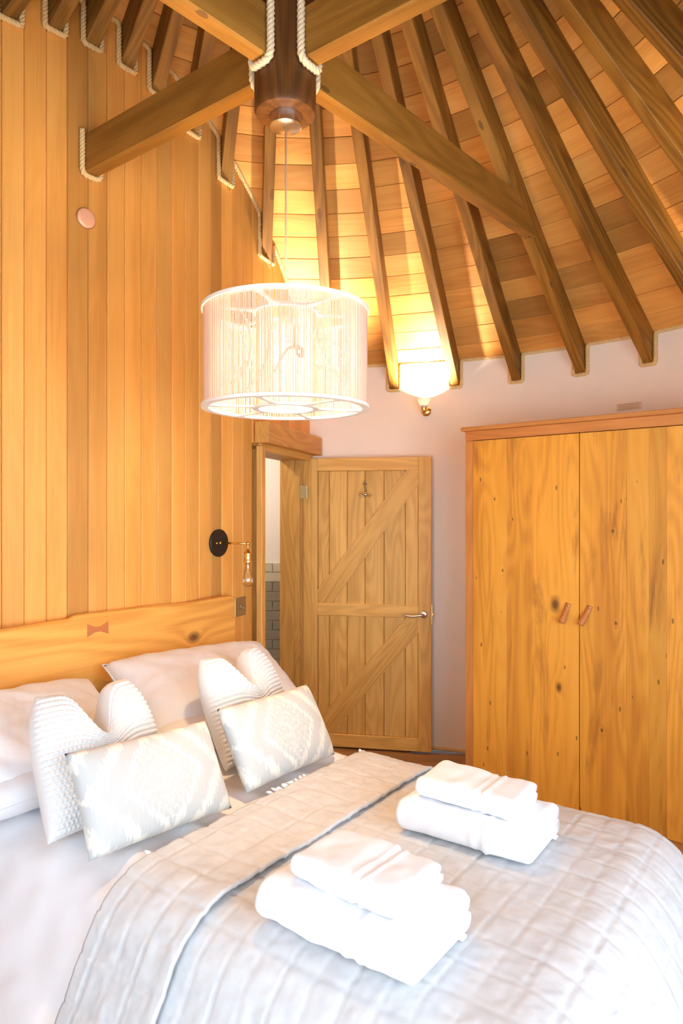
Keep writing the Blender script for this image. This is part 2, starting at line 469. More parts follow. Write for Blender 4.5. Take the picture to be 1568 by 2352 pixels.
def board_solid(cor, lift):
    n = (cor[1]-cor[0]).cross(cor[3]-cor[0]).normalized()
    if n.z > 0: n = -n
    o = (cor[0]+cor[1]+cor[2]+cor[3])/4
    X = (cor[1]-cor[0]).normalized(); Z = n; Y = Z.cross(X)
    mt = Matrix(((X.x, Y.x, Z.x, o.x), (X.y, Y.y, Z.y, o.y), (X.z, Y.z, Z.z, o.z), (0,0,0,1)))
    inv = mt.inverted()
    loc = [inv @ c for c in cor]
    return mt, loc
for i, (ar, k, j, cor, hidden) in enumerate(boards):
    mt, loc = board_solid(cor, 0)
    lift = random.uniform(-0.0006, 0.0012)
    ins = 0.0022
    top = [(v.x, v.y, 0.0+lift) for v in loc]
    ctr = Vector((0,0,0))
    low = [(v.x*(1-0.0), v.y - math.copysign(0.0, v.y), -0.016) for v in loc]
    # chamfered lower lip so that the joints read as grooves
    face = [(v.x, v.y-math.copysign(ins, v.y), 0.003+lift) for v in loc]
    shoulder = [(v.x, v.y, 0.0005+lift) for v in loc]
    if i in pick:
        bm = NB()
        r1_ = [bm.verts.new(q) for q in low]; r2_ = [bm.verts.new(q) for q in shoulder]; r3_ = [bm.verts.new(q) for q in face]
        bm.faces.new(r1_[::-1]); bm.faces.new(r3_)
        for A_, B_ in ((r1_, r2_), (r2_, r3_)):
            for q in range(4): bm.faces.new((A_[q], A_[(q+1) % 4], B_[(q+1) % 4], B_[q]))
        h = random.random()
        t = rowtone[j]*random.uniform(0.93, 1.07)
        if h < 0.18: t *= 0.60
        elif h < 0.32: t *= 0.8
        elif h > 0.9: t *= 1.1
        wv = random.uniform(-0.05, 0.05)
        obj('ceiling_board', bm, M['board'], ceiling, mtx=mt, tone=(t, t*(1+wv*0.6), t*(1+wv)))
    elif not hidden:
        vs = [rest_bm.verts.new(mt @ Vector(q)) for q in face]; rest_bm.faces.new(vs)
o = obj('ceiling_board_field', rest_bm, M['board'], ceiling); o['kind'] = 'stuff'

# ---- planked wall
wall_left = obj('wall_left', NB(), M['plank'])
setp(wall_left, 'curved wall of vertical orange cedar planks behind the bed', 'wall', kind='structure')
US = [4.3, 56.1, 107.2, 155.2, 203.2, 246.6, 287, 325.3, 361.4, 394.6, 425.2, 457.1, 484.7, 509.4, 533.6, 557, 579]
TONES = [1.0, 1.04, 0.98, 0.70, 0.82, 0.88, 0.97, 1.0, 0.80, 1.0, 0.92, 0.97, 0.66, 1.06, 0.9, 0.82]
angs = [wall_ang(wall_at_u(u)) for u in US]
step = 0.0905/WR
# meeting of the two circles far left, out of the frame
left_angs = []; a = angs[0]
while True:
    a -= step
    p = wall_pt(a)
    left_angs.insert(0, a)
    if hub_r(p) > R_OUT + 0.02: break
angs_all = left_angs + angs
tones_all = [random.uniform(0.8, 1.05) for _ in left_angs] + TONES
A_OPEN0 = angs[-1]; A_END = wall_ang(wall_at_u(711))
def plank_piece(a0, a1, zlo, tone, name='plank'):
    g = 0.0007/WR
    ins = 0.0035/WR
    th = -0.02
    bm = NB()
    secs = []
    for a, off in ((a0+g, th), (a0+g, -0.0035), (a0+g+ins, 0.0), ((a0+a1)/2, 0.0), (a1-g-ins, 0.0), (a1-g, -0.0035), (a1-g, th)):
        p = wall_pt(a, off)
        r = hub_r(wall_pt(a))
        secs.append((p, z_board(r)+0.012))
    prism(bm, [(p.x, p.y, zlo) for p, z in secs], [(p.x, p.y, z) for p, z in secs])
    wv = random.uniform(-0.03, 0.03)
    return obj(name, bm, M['plank'], wall_left, tone=(tone, tone*(1+wv), tone*(1+2*wv)))
for a0, a1, t in zip(angs_all, angs_all[1:], tones_all):
    plank_piece(a0, a1, 0.0, t)
DOOR_TOP = 2.02
na = 8
for i in range(na):
    plank_piece(A_OPEN0+(A_END+0.004-A_OPEN0)*i/na, A_OPEN0+(A_END+0.004-A_OPEN0)*(i+1)/na, DOOR_TOP, random.choice([0.95, 1.0, 0.85, 0.7]) if i > 0 else 0.95)
# core of that wall (the mesh of wall_left itself), with the door opening left free
bm = NB()
def arc_core(bm, a0, a1, zlo, ztop=None, n=10, o0=-0.021, o1=-0.15):
    for i in range(n):
        b0 = a0+(a1-a0)*i/n; b1 = a0+(a1-a0)*(i+1)/n
        q = [wall_pt(b0, o0), wall_pt(b1, o0), wall_pt(b1, o1), wall_pt(b0, o1)]
        zs = [ztop if ztop else z_board(hub_r(wall_pt(b)))+0.012 for b in (b0, b1, b1, b0)]
        prism(bm, [(v.x, v.y, zlo) for v in q], [(v.x, v.y, z) for v, z in zip(q, zs)])
arc_core(bm, angs_all[0], A_OPEN0, 0.0, n=24)
arc_core(bm, A_OPEN0, A_END, DOOR_TOP, n=6)
bm.to_mesh(wall_left.data); bm.free()

# ---- round white wall, with the two glazed openings behind the photographer
PH0 = hub_phi(wall_pt(A_END)) ; PHL = hub_phi(wall_pt(angs_all[0])) + 2*pi
WINS = [(math.radians(120), math.radians(168), 0.45, 2.30), (math.radians(178), math.radians(209), 0.45, 2.30)]
bm = NB()
def ring_block(bm, p0, p1, z0, z1, r0=R_OUT, r1=R_OUT+0.13):
    n = max(1, int(abs(p1-p0)/math.radians(2)))
    z1 = z1 or z_board(r0)+0.01
    q = [hub_pt(p0+(p1-p0)*i/n, r0) for i in range(n+1)] + [hub_pt(p1-(p1-p0)*i/n, r1) for i in range(n+1)]
    prism(bm, [(v.x, v.y, z0) for v in q], [(v.x, v.y, z1) for v in q])
cur = PH0
for p0, p1, z0, z1 in WINS:
    ring_block(bm, cur, p0, 0, None)
    ring_block(bm, p0, p1, 0, z0); ring_block(bm, p0, p1, z1, None)
    cur = p1
ring_block(bm, cur, PHL, 0, None)
wall_back = setp(obj('wall_back', bm, M['plaster']), 'round cream plastered wall behind the open door and wardrobe', 'wall', kind='structure')
auto_smooth(wall_back, 30)

for i, (p0, p1, z0, z1) in enumerate(WINS):
    wn = empty('window_%d' % (i+1), (*hub_pt((p0+p1)/2, R_OUT+0.06), z0))
    rp = -(p0+p1)/2
    wn.rotation_euler = (0, 0, rp)      # local y points outward
    half = R_OUT*math.sin((p1-p0)/2)
    H = z1-z0
    for x0, x1, za_, zb_ in ((-half, -half+0.06, 0, H), (half-0.06, half, 0, H), (-half, half, 0, 0.06), (-half, half, H-0.06, H), (-0.03, 0.03, 0, H)):
        bm = NB(); box(bm, x0, x1, -0.03, 0.03, za_, zb_, 0.004); obj('window_frame', bm, M['winframe'], wn)
    for x0, x1 in ((-half+0.06, -0.03), (0.03, half-0.06)):
        bm = NB(); box(bm, x0, x1, -0.004, 0.004, 0.06, H-0.06); obj('pane', bm, M['glass'], wn)
    setp(wn, ['glazed opening behind the photographer to the right', 'wide glazed opening behind the photographer to the left'][i], 'window', kind='structure')
    # light portal: only guides the sampling of the sky through this opening
    ld = D.lights.new('window_portal', 'AREA'); ld.shape = 'RECTANGLE'; ld.size = 2*half; ld.size_y = H
    ld.cycles.is_portal = True
    lo = D.objects.new('window_portal', ld); COL.objects.link(lo); lo.parent = wn
    lo.location = (0, 0.05, H/2); lo.rotation_euler = (-pi/2, 0, 0)

# ---- floor
bm = NB()
bmesh.ops.create_circle(bm, cap_ends=True, segments=72, radius=R_OUT+0.13, matrix=Matrix.Translation((HUB.x, HUB.y, -0.012)))
bmesh.ops.create_circle(bm, cap_ends=True, segments=4, radius=0.01, matrix=Matrix.Translation((HUB.x, HUB.y, -0.5)))
floor = setp(obj('floor', bm, M['floor']), 'dark brown timber board floor under the bed', 'floor', kind='structure')
for i in range(-18, 18):
    y0 = i*0.145+HUB.y; y1 = y0+0.143
    ym = max(abs(y0-HUB.y), abs(y1-HUB.y))
    if ym >= R_OUT: continue
    hw = math.sqrt(R_OUT**2-ym**2)
    x0 = HUB.x-hw
    lim = WC.x + math.sqrt(max(WR**2-(y0-WC.y)**2, 0)) if abs(y0-WC.y) < WR else -99
    lim = max(lim, WC.x + math.sqrt(max(WR**2-(y1-WC.y)**2, 0)) if abs(y1-WC.y) < WR else -99)
    x0 = max(x0, lim)
    if HUB.x+hw-x0 < 0.2: continue
    bm = NB(); box(bm, x0, HUB.x+hw, y0, y1, -0.012, 0.0, 0.0015)
    t = random.uniform(0.85, 1.1)
    obj('floor_board', bm, M['floor'], floor, tone=(t, t, t))

# ---- door frame (trim_1): local x along the wall from near jamb to hinge jamb, local y into the bathroom
pL = wall_at_u(598); pH = wall_at_u(704)
fdir = (pH-pL).normalized(); flen = (pH-pL).length
fback = Vector((-fdir.y, fdir.x))
trim = empty('trim_1', (pL.x, pL.y, 0), math.atan2(fdir.y, fdir.x))
setp(trim, 'oak frame and heavy lintel around the doorway beside the bed', 'door frame', kind='structure')
def frame_piece(name, x0, x1, y0, y1, z0, z1, mat='oak', tone=(1,1,1), bev=0.004):
    bm = NB(); box(bm, x0, x1, y0, y1, z0, z1, bev); return obj(name, bm, M[mat], trim, tone=tone)
HEAD = 1.985
frame_piece('jamb', -0.035, 0.0, -0.012, 0.20, 0, HEAD+0.05, tone=(0.8, 0.75, 0.7))
frame_piece('jamb', flen, flen+0.03, 0.03, 0.20, 0, HEAD+0.05, tone=(0.72, 0.66, 0.6))
frame_piece('jamb', flen-0.012, flen+0.03, 0.045, 0.085, 0, HEAD+0.03, tone=(0.7, 0.64, 0.58))
frame_piece('architrave', -0.075, -0.022, -0.042, -0.005, 0, HEAD+0.02, tone=(0.98, 0.93, 0.9))
frame_piece('architrave', flen+0.004, flen+0.055, -0.03, 0.03, 0, HEAD+0.02, tone=(0.85, 0.8, 0.75))
frame_piece('head_lining', -0.035, flen+0.03, -0.012, 0.20, HEAD, HEAD+0.03, 'oakx', tone=(0.75, 0.7, 0.62))
frame_piece('head_lining', -0.05, flen+0.045, -0.028, 0.0, HEAD-0.005, HEAD+0.045, 'oakx', tone=(0.9, 0.86, 0.8))
frame_piece('lintel', -0.085, flen+0.085, -0.085, 0.0, HEAD+0.035, HEAD+0.16, 'oakx', tone=(0.84, 0.76, 0.68), bev=0.005)
# hinges on the hinge jamb
for z in (0.25, 1.72):
    bm = NB(); box(bm, flen-0.012, flen+0.002, 0.0, 0.045, z, z+0.09, 0.001); tube(bm, [(flen-0.006, -0.004, z), (flen-0.006, -0.004, z+0.09)], 0.006, 8)
    obj('hinge', bm, M['agedbrass'], trim)

# ---- bathroom behind the doorway
bm = NB()
box(bm, -2.2, 0.35, 5.47, 5.55, 0, 2.5)                         # tiled end wall
box(bm, -2.3, -2.2, 3.05, 5.55, 0, 2.5)
bath = setp(obj('wall_bathroom', bm, M['bathwall']), 'pale painted bathroom wall seen through the doorway', 'wall', kind='structure')
bm = NB()
aq = [wall_pt(A_END + (wall_ang(wall_at_u(300))-A_END)*i/16, -0.15) for i in range(17)]
aq = [Vector((-0.26, 5.55))] + aq + [Vector((-2.3, aq[-1].y)), Vector((-2.3, 5.55))]
prism(bm, [(v.x, v.y, 2.5) for v in aq], [(v.x, v.y, 2.56) for v in aq])
box(bm, -0.26, -0.18, 4.95, 5.55, 0, 2.5); box(bm, -2.3, -1.25, 3.05, 3.13, 0, 2.5)
obj('bathroom_shell', bm, M['bathwall'], bath)
bm = NB(); prism(bm, [(v.x, v.y, -0.05) for v in aq], [(v.x, v.y, -0.001) for v in aq])
obj('bathroom_floor', bm, M['tile'], bath)
bm = NB(); box(bm, -1.3, -0.26, 5.462, 5.47, 0.2, 1.222)
obj('grout', bm, M['tilegrout'], bath)
tm = {}
for row in range(13):
    z1 = 1.222 - row*0.0765; z0 = z1-0.072
    o0 = 0.0 if row % 2 == 0 else 0.0735
    for c in range(7):
        x0 = -1.28 + o0 + c*0.147
        if x0+0.143 > -0.26: continue
        bm = NB(); box(bm, x0, x0+0.143, 5.452, 5.4625, z0, z1, 0.003)
        t = random.uniform(0.88, 1.1)
        obj('tile', bm, M['tileglare'] if row < 2 else M['tile'], bath)  # glossy reflection on the upper rows is painted as a paler tile
bl = empty('added_bathroom_light', (-1.05, 4.75, 2.44))  # unseen lamp, added to light the bathroom
bm = NB(); lathe(bm, [(0.12, 0.0), (0.135, 0.02), (0.135, 0.06)], 24); obj('light_base', bm, M['chrome'], bl)
bm = NB(); lathe(bm, [(0.02, -0.03), (0.08, -0.022), (0.115, 0.0)], 24); obj('diffuser', bm, emit('added_light_diffuser', (1.0, 0.92, 0.80), 95.0), bl)
setp(bl, 'added round ceiling light, out of sight, brightening the bathroom', 'light')

# ---- door leaf
dh = Vector((-0.246, 4.79)); df = Vector((0.607, 4.635))
ddir = (df-dh).normalized(); DW = (df-dh).length
door = empty('door_1', (dh.x, dh.y, 0.012), math.atan2(ddir.y, ddir.x))
setp(door, 'open oak ledged and braced door with lever handle', 'door', kind='structure')
DH = 1.985
def door_piece(name, x0, x1, z0, z1, y0, y1, mat, tone, bev=0.003):
    bm = NB(); box(bm, x0, x1, y0, y1, z0, z1, bev); return obj(name, bm, M[mat], door, tone=tone)
door_piece('stile', 0, 0.085, 0, DH, -0.022, 0.022, 'oak', (0.95, 0.92, 0.88))
door_piece('stile', DW-0.088, DW, 0, DH, -0.022, 0.022, 'oak', (0.95, 0.92, 0.88))
door_piece('rail', 0.085, DW-0.088, DH-0.088, DH, -0.0215, 0.0215, 'oakx', (1.0, 0.97, 0.94))
door_piece('rail', 0.085, DW-0.088, 0.90, 0.985, -0.0215, 0.0215, 'oakx', (1.06, 1.02, 0.98))
door_piece('rail', 0.085, DW-0.088, 0, 0.088, -0.0215, 0.0215, 'oakx', (0.98, 0.95, 0.9))
xb = [0.085, 0.165, 0.29, 0.415, 0.545, 0.69, DW-0.088]
for x0, x1 in zip(xb, xb[1:]):
    t = random.uniform(0.9, 1.05)
    door_piece('door_board', x0+0.0012, x1-0.0012, 0.088, DH-0.088, -0.008, 0.012, 'oak', (t, t*0.98, t*0.95), 0.004)
def brace(z0, z1):
    # a parallelogram board from the hinge side low to the free side high
    x0 = 0.085; x1 = DW-0.088; dx = 0.10
    poly = [(x0, z0), (x0+dx, z0), (x1, z1-0.10), (x1, z1), (x1-dx+0.02, z1), (x0, z0+0.09)]
    bm = NB()
    prism(bm, [(x, -0.019, z) for x, z in poly], [(x, -0.007, z) for x, z in poly])
    ang = math.atan2(z1-z0, x1-x0)
    Rm = Matrix.Rotation(-ang, 4, 'Y')     # local x along the brace
    bm.transform(Rm.inverted())
    return obj('brace', bm, M['oakx'], door, mtx=Rm, tone=(0.92, 0.87, 0.8))
brace(0.985, DH-0.088-0.0); brace(0.088, 0.90)
# lever handle
hd = NB(); lathe(hd, [(0.0255, 0), (0.0255, 0.006), (0.020, 0.010)], 24)
hd.transform(Matrix.Translation((DW-0.052, -0.022, 0.925)) @ Matrix.Rotation(pi/2, 4, 'X'))
hrose = obj('handle', hd, M['chrome'], door, smooth=True)
bm = NB(); X = DW-0.052
tube(bm, smooth_path([(X, -0.03, 0.925), (X, -0.062, 0.925), (X-0.02, -0.068, 0.925), (X-0.07, -0.068, 0.917), (X-0.125, -0.064, 0.923)], 0.008, 2), 0.0085, 10)
obj('lever', bm, M['chrome'], hrose, smooth=True)
bm = NB(); box(bm, DW-0.001, DW+0.004, -0.011, 0.011, 0.86, 0.99); box(bm, DW, DW+0.012, -0.007, 0.007, 0.915, 0.935, 0.002)
obj('latch', bm, M['brass'], door)
# robe hook
bm = NB(); X = 0.415; Z = 1.80
lathe(bm, [(0.012, 0), (0.012, 0.006)], 12); bm.transform(Matrix.Translation((X, -0.008, Z+0.005)) @ Matrix.Rotation(pi/2, 4, 'X'))
tube(bm, smooth_path([(X, -0.012, Z+0.03), (X+0.003, -0.02, Z-0.01), (X+0.012, -0.03, Z-0.06), (X+0.014, -0.05, Z-0.085), (X+0.014, -0.075, Z-0.075)], 0.006, 2), 0.0045, 8)
bmesh.ops.create_uvsphere(bm, u_segments=12, v_segments=8, radius=0.016, matrix=Matrix.Translation((X+0.014, -0.078, Z-0.068)))
for s in (-1, 1):
    tube(bm, smooth_path([(X+0.012, -0.03, Z-0.06), (X+0.012+s*0.018, -0.04, Z-0.085), (X+0.012+s*0.034, -0.045, Z-0.075)], 0.005, 2), 0.004, 8)
    bmesh.ops.create_uvsphere(bm, u_segments=8, v_segments=6, radius=0.007, matrix=Matrix.Translation((X+0.012+s*0.036, -0.045, Z-0.070)))
obj('robe_hook', bm, M['chrome'], door, smooth=True)

# =================================================================== ROOF POST AND BEAMS
PB = 2.948
post = empty('roof_post', (HUB.x, HUB.y, PB))
setp(post, 'dark round timber post hanging from the roof peak with four cross beams', 'post')
bm = NB(); prof = [(0.085, 0.0), (0.098, 0.004), (0.1025, 0.014), (0.103, 0.06), (0.103, 1.45)]
lathe(bm, prof, 40); o = obj('post', bm, M['post'], post); auto_smooth(o, 40)
BZ0 = 3.084-PB; BZ1 = BZ0+0.17
BEAMS = [math.radians(-52.8), math.radians(41.2), math.radians(41.2+180), math.radians(-52.8+180)]
def cross_beam(phi, r_bot, r_top):
    bm = NB(); hw = 0.031
    prof = [(0.08, BZ0), (r_bot, BZ0), (r_top, BZ1), (0.08, BZ1)]
    prism(bm, [(x, -hw, z) for x, z in prof], [(x, hw, z) for x, z in prof])
    bmesh.ops.bevel(bm, geom=[e for e in bm.edges if abs(e.verts[0].co.y-e.verts[1].co.y) < 1e-6 and abs(e.verts[0].co.x-e.verts[1].co.x) > 0.3], offset=0.006, segments=1, affect='EDGES')
    mt = Matrix.Rotation(pi/2-phi, 4, 'Z')
    return obj('cross_beam', bm, M['beam'], post, mtx=mt)
rA = plank_hit_r(BEAMS[0])
cross_beam(BEAMS[0], rA+0.02, rA+0.02)
rb_ = (ZA-3.084)/SL; rt_ = (ZA-3.254)/SL
for ph in BEAMS[1:]: cross_beam(ph, rb_+0.01, rt_+0.01)

# =================================================================== ROPES
def rafter_edges_on(phi, kind):
    """the two points where the sides of a rafter meet the wall surface, left then right"""
    d = Vector((math.sin(phi), math.cos(phi))); n = Vector((d.y, -d.x))
    out = []
    for s in (-1, 1):
        o = HUB + n*(s*0.043)
        if kind == 'plank':
            q = o-WC; rad = WR + 0.013
            B = 2*q.dot(d); c = q.dot(q)-rad*rad
            t = (-B - math.sqrt(B*B-4*c))/2
        else:
            q = o-HUB; rad = R_OUT-0.013
            B = 2*q.dot(d); c = q.dot(q)-rad*rad
            t = (-B + math.sqrt(B*B-4*c))/2
        out.append(o + d*t)
    return out
def rope_trim(phis, kind, start, end):
    path = []
    def along(a, b):
        n = max(2, int((b-a).length/0.04))
        for i in range(n+1):
            p = a + (b-a)*(i/n)
            if kind == 'plank': p = wall_pt(wall_ang(p), 0.013)
            else:
                p = hub_pt(hub_phi(p), R_OUT-0.013)
            path.append((p.x, p.y, z_board(hub_r(p))-0.012))
    cur = start
    for ph in phis:
        l, r = rafter_edges_on(ph, kind)
        along(cur, l)
        zu = z_under(hub_r((l+r)/2)) - 0.013
        path.append((l.x, l.y, zu)); path.append((r.x, r.y, zu))
        cur = r
    along(cur, end)
    return path
corner = wall_pt(A_END)
pl = [p for p in PHI if plank_hit_r(p)]
pl = sorted([p if p < pi else p-2*pi for p in pl])
pl = [p for p in pl if math.degrees(p) > -100]
r = rope('rope', rope_trim(pl, 'plank', wall_pt(wall_ang(hub_pt(pl[0], plank_hit_r(pl[0])))-0.03), wall_pt(A_END-0.006)), None, 0.0125, M['rope'])
setp(r, 'twisted rope edging the top of the cedar plank wall around each rafter', 'rope')
wh = [p for p in PHI if PH0 < p < math.radians(80)]
r = rope('rope', rope_trim(wh, 'white', hub_pt(PH0+0.01, R_OUT-0.013), hub_pt(math.radians(80), R_OUT-0.013)), None, 0.0125, M['rope'])
setp(r, 'twisted rope edging the top of the cream wall around the rafter feet', 'rope')
# rope along the foot of the white wall
path = [(*hub_pt(math.radians(6+i*2), R_OUT-0.013), 0.014) for i in range(20)]
r = rope('rope', path, None, 0.0125, M['rope']); setp(r, 'twisted rope lying along the floor at the foot of the cream wall', 'rope')
def u_rope(phi, r0, label, on_post=True, rad=0.0135, mat='ropepale', top=0.06, wallmode=False):
    d = Vector((math.sin(phi), math.cos(phi))); n = Vector((d.y, -d.x)); hw = 0.031+rad
    pts = []
    prof = [(-hw, BZ1+PB+top), (-hw, BZ0+PB+0.0), (-hw*0.75, BZ0+PB-rad), (hw*0.75, BZ0+PB-rad), (hw, BZ0+PB+0.0), (hw, BZ1+PB+top)]
    for s, z in prof:
        if wallmode:
            o = HUB+n*s; q = o-WC; rr = WR+rad; B = 2*q.dot(d); c = q.dot(q)-rr*rr
            t = (-B-math.sqrt(B*B-4*c))/2; p = o+d*t
        else:
            rr = 0.103+rad; t = math.sqrt(max(rr*rr-s*s, 1e-4)); p = HUB+n*s+d*t
        pts.append((p.x, p.y, z))
    o = rope('rope', pts, None, rad, M[mat], it=3); setp(o, label, 'rope')
u_rope(BEAMS[0], 0, 'short pale rope wrapped where the left cross beam meets the post')
u_rope(BEAMS[1], 0, 'short pale rope wrapped where the right cross beam meets the post')
u_rope(BEAMS[2], 0, 'thick pale rope hanging down the left side of the dark roof post')
u_rope(BEAMS[3], 0, 'thick pale rope hanging down the right side of the dark roof post')
u_rope(BEAMS[0], 0, 'rope looped around the cross beam end at the plank wall', rad=0.0125, mat='rope', top=0.013, wallmode=True)

# =================================================================== PENDANT LAMP
PX, PY = HUB.x+0.002, HUB.y
LZ0, LZ1 = 1.974, 2.294
lamp = empty('pendant_lamp', (PX, PY, LZ0))
setp(lamp, 'large drum pendant lamp of pale strings hanging lit below the roof post', 'pendant lamp')
h = LZ1-LZ0
bm = NB(); lathe(bm, [(0.047, 0.934), (0.053, 0.939), (0.053, 0.955), (0.053, 0.976)], 32); o = obj('ceiling_rose', bm, M['chrome'], lamp); auto_smooth(o, 40)
bm = NB(); tube(bm, [(0,0,0.936), (0,0,0.60), (0,0,h-0.04)], 0.0032, 8); obj('cord', bm, M['cord'], lamp, smooth=True)
def flat_ring(bm, r0, r1, z0, z1, n=72):
    prof = [(r0, z0), (r1, z0), (r1, z1), (r0, z1)]
    rings = []
    for r, z in prof: rings.append([bm.verts.new((r*math.cos(2*pi*i/n), r*math.sin(2*pi*i/n), z)) for i in range(n)])
    for a, b in zip(rings, rings[1:]+rings[:1]):
        for i in range(n): bm.faces.new((a[i], a[(i+1) % n], b[(i+1) % n], b[i]))
RO, RI = 0.271, 0.098
for z in (0.0, h):
    bm = NB(); flat_ring(bm, RO-0.016, RO+0.008, z-0.005, z+0.005); o = obj('outer_ring', bm, M['ring'], lamp); auto_smooth(o)
    bm = NB(); flat_ring(bm, RI-0.008, RI+0.012, z-0.005, z+0.004); o = obj('inner_ring', bm, M['ring'], lamp); auto_smooth(o)
    for k in range(6):
        an = 2*pi*k/6 + 0.26
        bm = NB()
        # spoke that flares where it joins both rings
        pts = []
        for t in [i/10 for i in range(11)]:
            wd = 0.006 + 0.014*(abs(2*t-1)**3)
            pts.append((RI+0.008+(RO-RI-0.020)*t, wd))
        poly = [(x, wd) for x, wd in pts] + [(x, -wd) for x, wd in pts[::-1]]
        prism(bm, [(x, y, z-0.004) for x, y in poly], [(x, y, z+0.003) for x, y in poly])
        bm.transform(Matrix.Rotation(an, 4, 'Z'))
        obj('spoke', bm, M['ring'], lamp)
bm = NB(); ns = 380
for i in range(ns):
    an = 2*pi*(i+random.uniform(-0.3, 0.3))/ns; x = (RO+0.0)*math.cos(an); y = (RO+0.0)*math.sin(an)
    tube(bm, [(x, y, 0.002), (x, y, h-0.002)], 0.0015, 4, cap=False)
o = obj('outer_strings', bm, M['string'], lamp, smooth=True); o['kind'] = 'stuff'
bm = NB(); ns = 130
for i in range(ns):
    an = 2*pi*(i+random.uniform(-0.3, 0.3))/ns; x = RI*math.cos(an); y = RI*math.sin(an)
    tube(bm, [(x, y, 0.002), (x, y, h-0.002)], 0.0015, 4, cap=False)
o = obj('inner_strings', bm, M['string'], lamp, smooth=True); o['kind'] = 'stuff'
# curling ribbons woven between the two rings
rr = random.Random(3)
for k in range(9):
    a0 = 2*pi*k/9+0.2; rad0 = 0.15+0.05*rr.random()
    pts = []
    for i in range(40):
        t = i/39
        an = a0 + 0.95*t + 0.25*math.sin(5*t+k)
        rad = rad0 + 0.05*math.sin(7*t+k*1.7)
        z = 0.07 + 0.17*t + 0.055*math.sin(6.5*t+k*2.1)
        pts.append((rad*math.cos(an), rad*math.sin(an), z))
    bm = NB(); q = smooth_path(pts, 0.008, 2)
    tube(bm, q, [0.0045*(0.5+math.sin(pi*min(1, i/len(q)))) for i in range(len(q))], 6)
    obj('curled_ribbon', bm, M['string'], lamp, smooth=True)
bm = NB(); lathe(bm, [(0.022, h-0.09), (0.022, h-0.02), (0.012, h-0.01)], 20); obj('lamp_holder', bm, M['ring'], lamp, smooth=True)
BR = 0.046
bulbE = PENDANT_W/(4*pi*pi*BR*BR)
bm = NB(); bmesh.ops.create_uvsphere(bm, u_segments=24, v_segments=16, radius=BR, matrix=Matrix.Translation((0,0,h-0.145)))
obj('bulb', bm, emit('pendant_bulb_glow', LAMP_COL, bulbE), lamp, smooth=True)

# =================================================================== WALL UPLIGHTS
def sconce(where, z, label, on_plank_wall=False):
    if on_plank_wall:
        p = wall_pt(where, 0.001); rz = where+pi/2
    else:
        p = hub_pt(where, R_OUT-0.001); rz = -where
    s = empty('wall_uplight', (p.x, p.y, z), rz)     # local -y points into the room
    bm = NB(); lathe(bm, [(0.034, 0), (0.034, 0.006), (0.026, 0.014), (0.012, 0.018)], 28); bm.transform(Matrix.Rotation(pi/2, 4, 'X'))
    o = obj('back_plate', bm, M['brass'], s); auto_smooth(o, 40)
    bm = NB(); tube(bm, smooth_path([(0, -0.01, 0), (0, -0.05, -0.012), (0, -0.075, -0.015), (0, -0.085, 0.005), (0, -0.085, 0.02)], 0.006, 2), 0.007, 10)
    obj('arm', bm, M['brass'], s, smooth=True)
    bm = NB(); lathe(bm, [(0.004, -0.028), (0.012, -0.02), (0.020, 0.0), (0.021, 0.022), (0.024, 0.026)], 24, 0, -0.085); o = obj('lamp_holder', bm, M['brass'], s); auto_smooth(o, 40)
    bm = NB(); lathe(bm, [(0.019, 0.010), (0.024, 0.024), (0.031, 0.040), (0.047, 0.070), (0.0455, 0.070), (0.029, 0.040), (0.021, 0.022), (0.016, 0.013)], 32, 0, -0.085, True, True)
    m, nt, b = nodes_of('frosted_glass_shade')
    b.inputs['Base Color'].default_value = (0.9, 0.85, 0.75, 1); b.inputs['Roughness'].default_value = 0.5
    tr = N_(nt, 'ShaderNodeBsdfTranslucent'); tr.inputs[0].default_value = (1.0, 0.93, 0.82, 1)
    mx = N_(nt, 'ShaderNodeMixShader'); mx.inputs[0].default_value = 0.25
    nt.links.new(b.outputs[0], mx.inputs[1]); nt.links.new(tr.outputs[0], mx.inputs[2]); nt.links.new(mx.outputs[0], nt.nodes['Material Output'].inputs['Surface'])
    o = obj('glass_shade', bm, m, s); auto_smooth(o, 40)
    rb = 0.014
    bm = NB(); bmesh.ops.create_uvsphere(bm, u_segments=16, v_segments=10, radius=rb, matrix=Matrix.Translation((0, -0.085, 0.030)))
    obj('bulb', bm, emit('uplight_bulb_glow', (1.0, 0.83, 0.65), SCONCE_W/(4*pi*pi*rb*rb)), s, smooth=True)
    setp(s, label, 'wall light'); return s
sconce(math.radians(17.6), 2.318, 'small lit brass uplight on the cream wall between door and wardrobe')
sconce(math.radians(75), 2.318, 'lit brass uplight on the cream wall beyond the right end of the wardrobe')
sconce(wall_ang(wall_at_u(652)), 2.36, 'lit brass uplight above the doorway lintel, behind the pendant lamp', True)

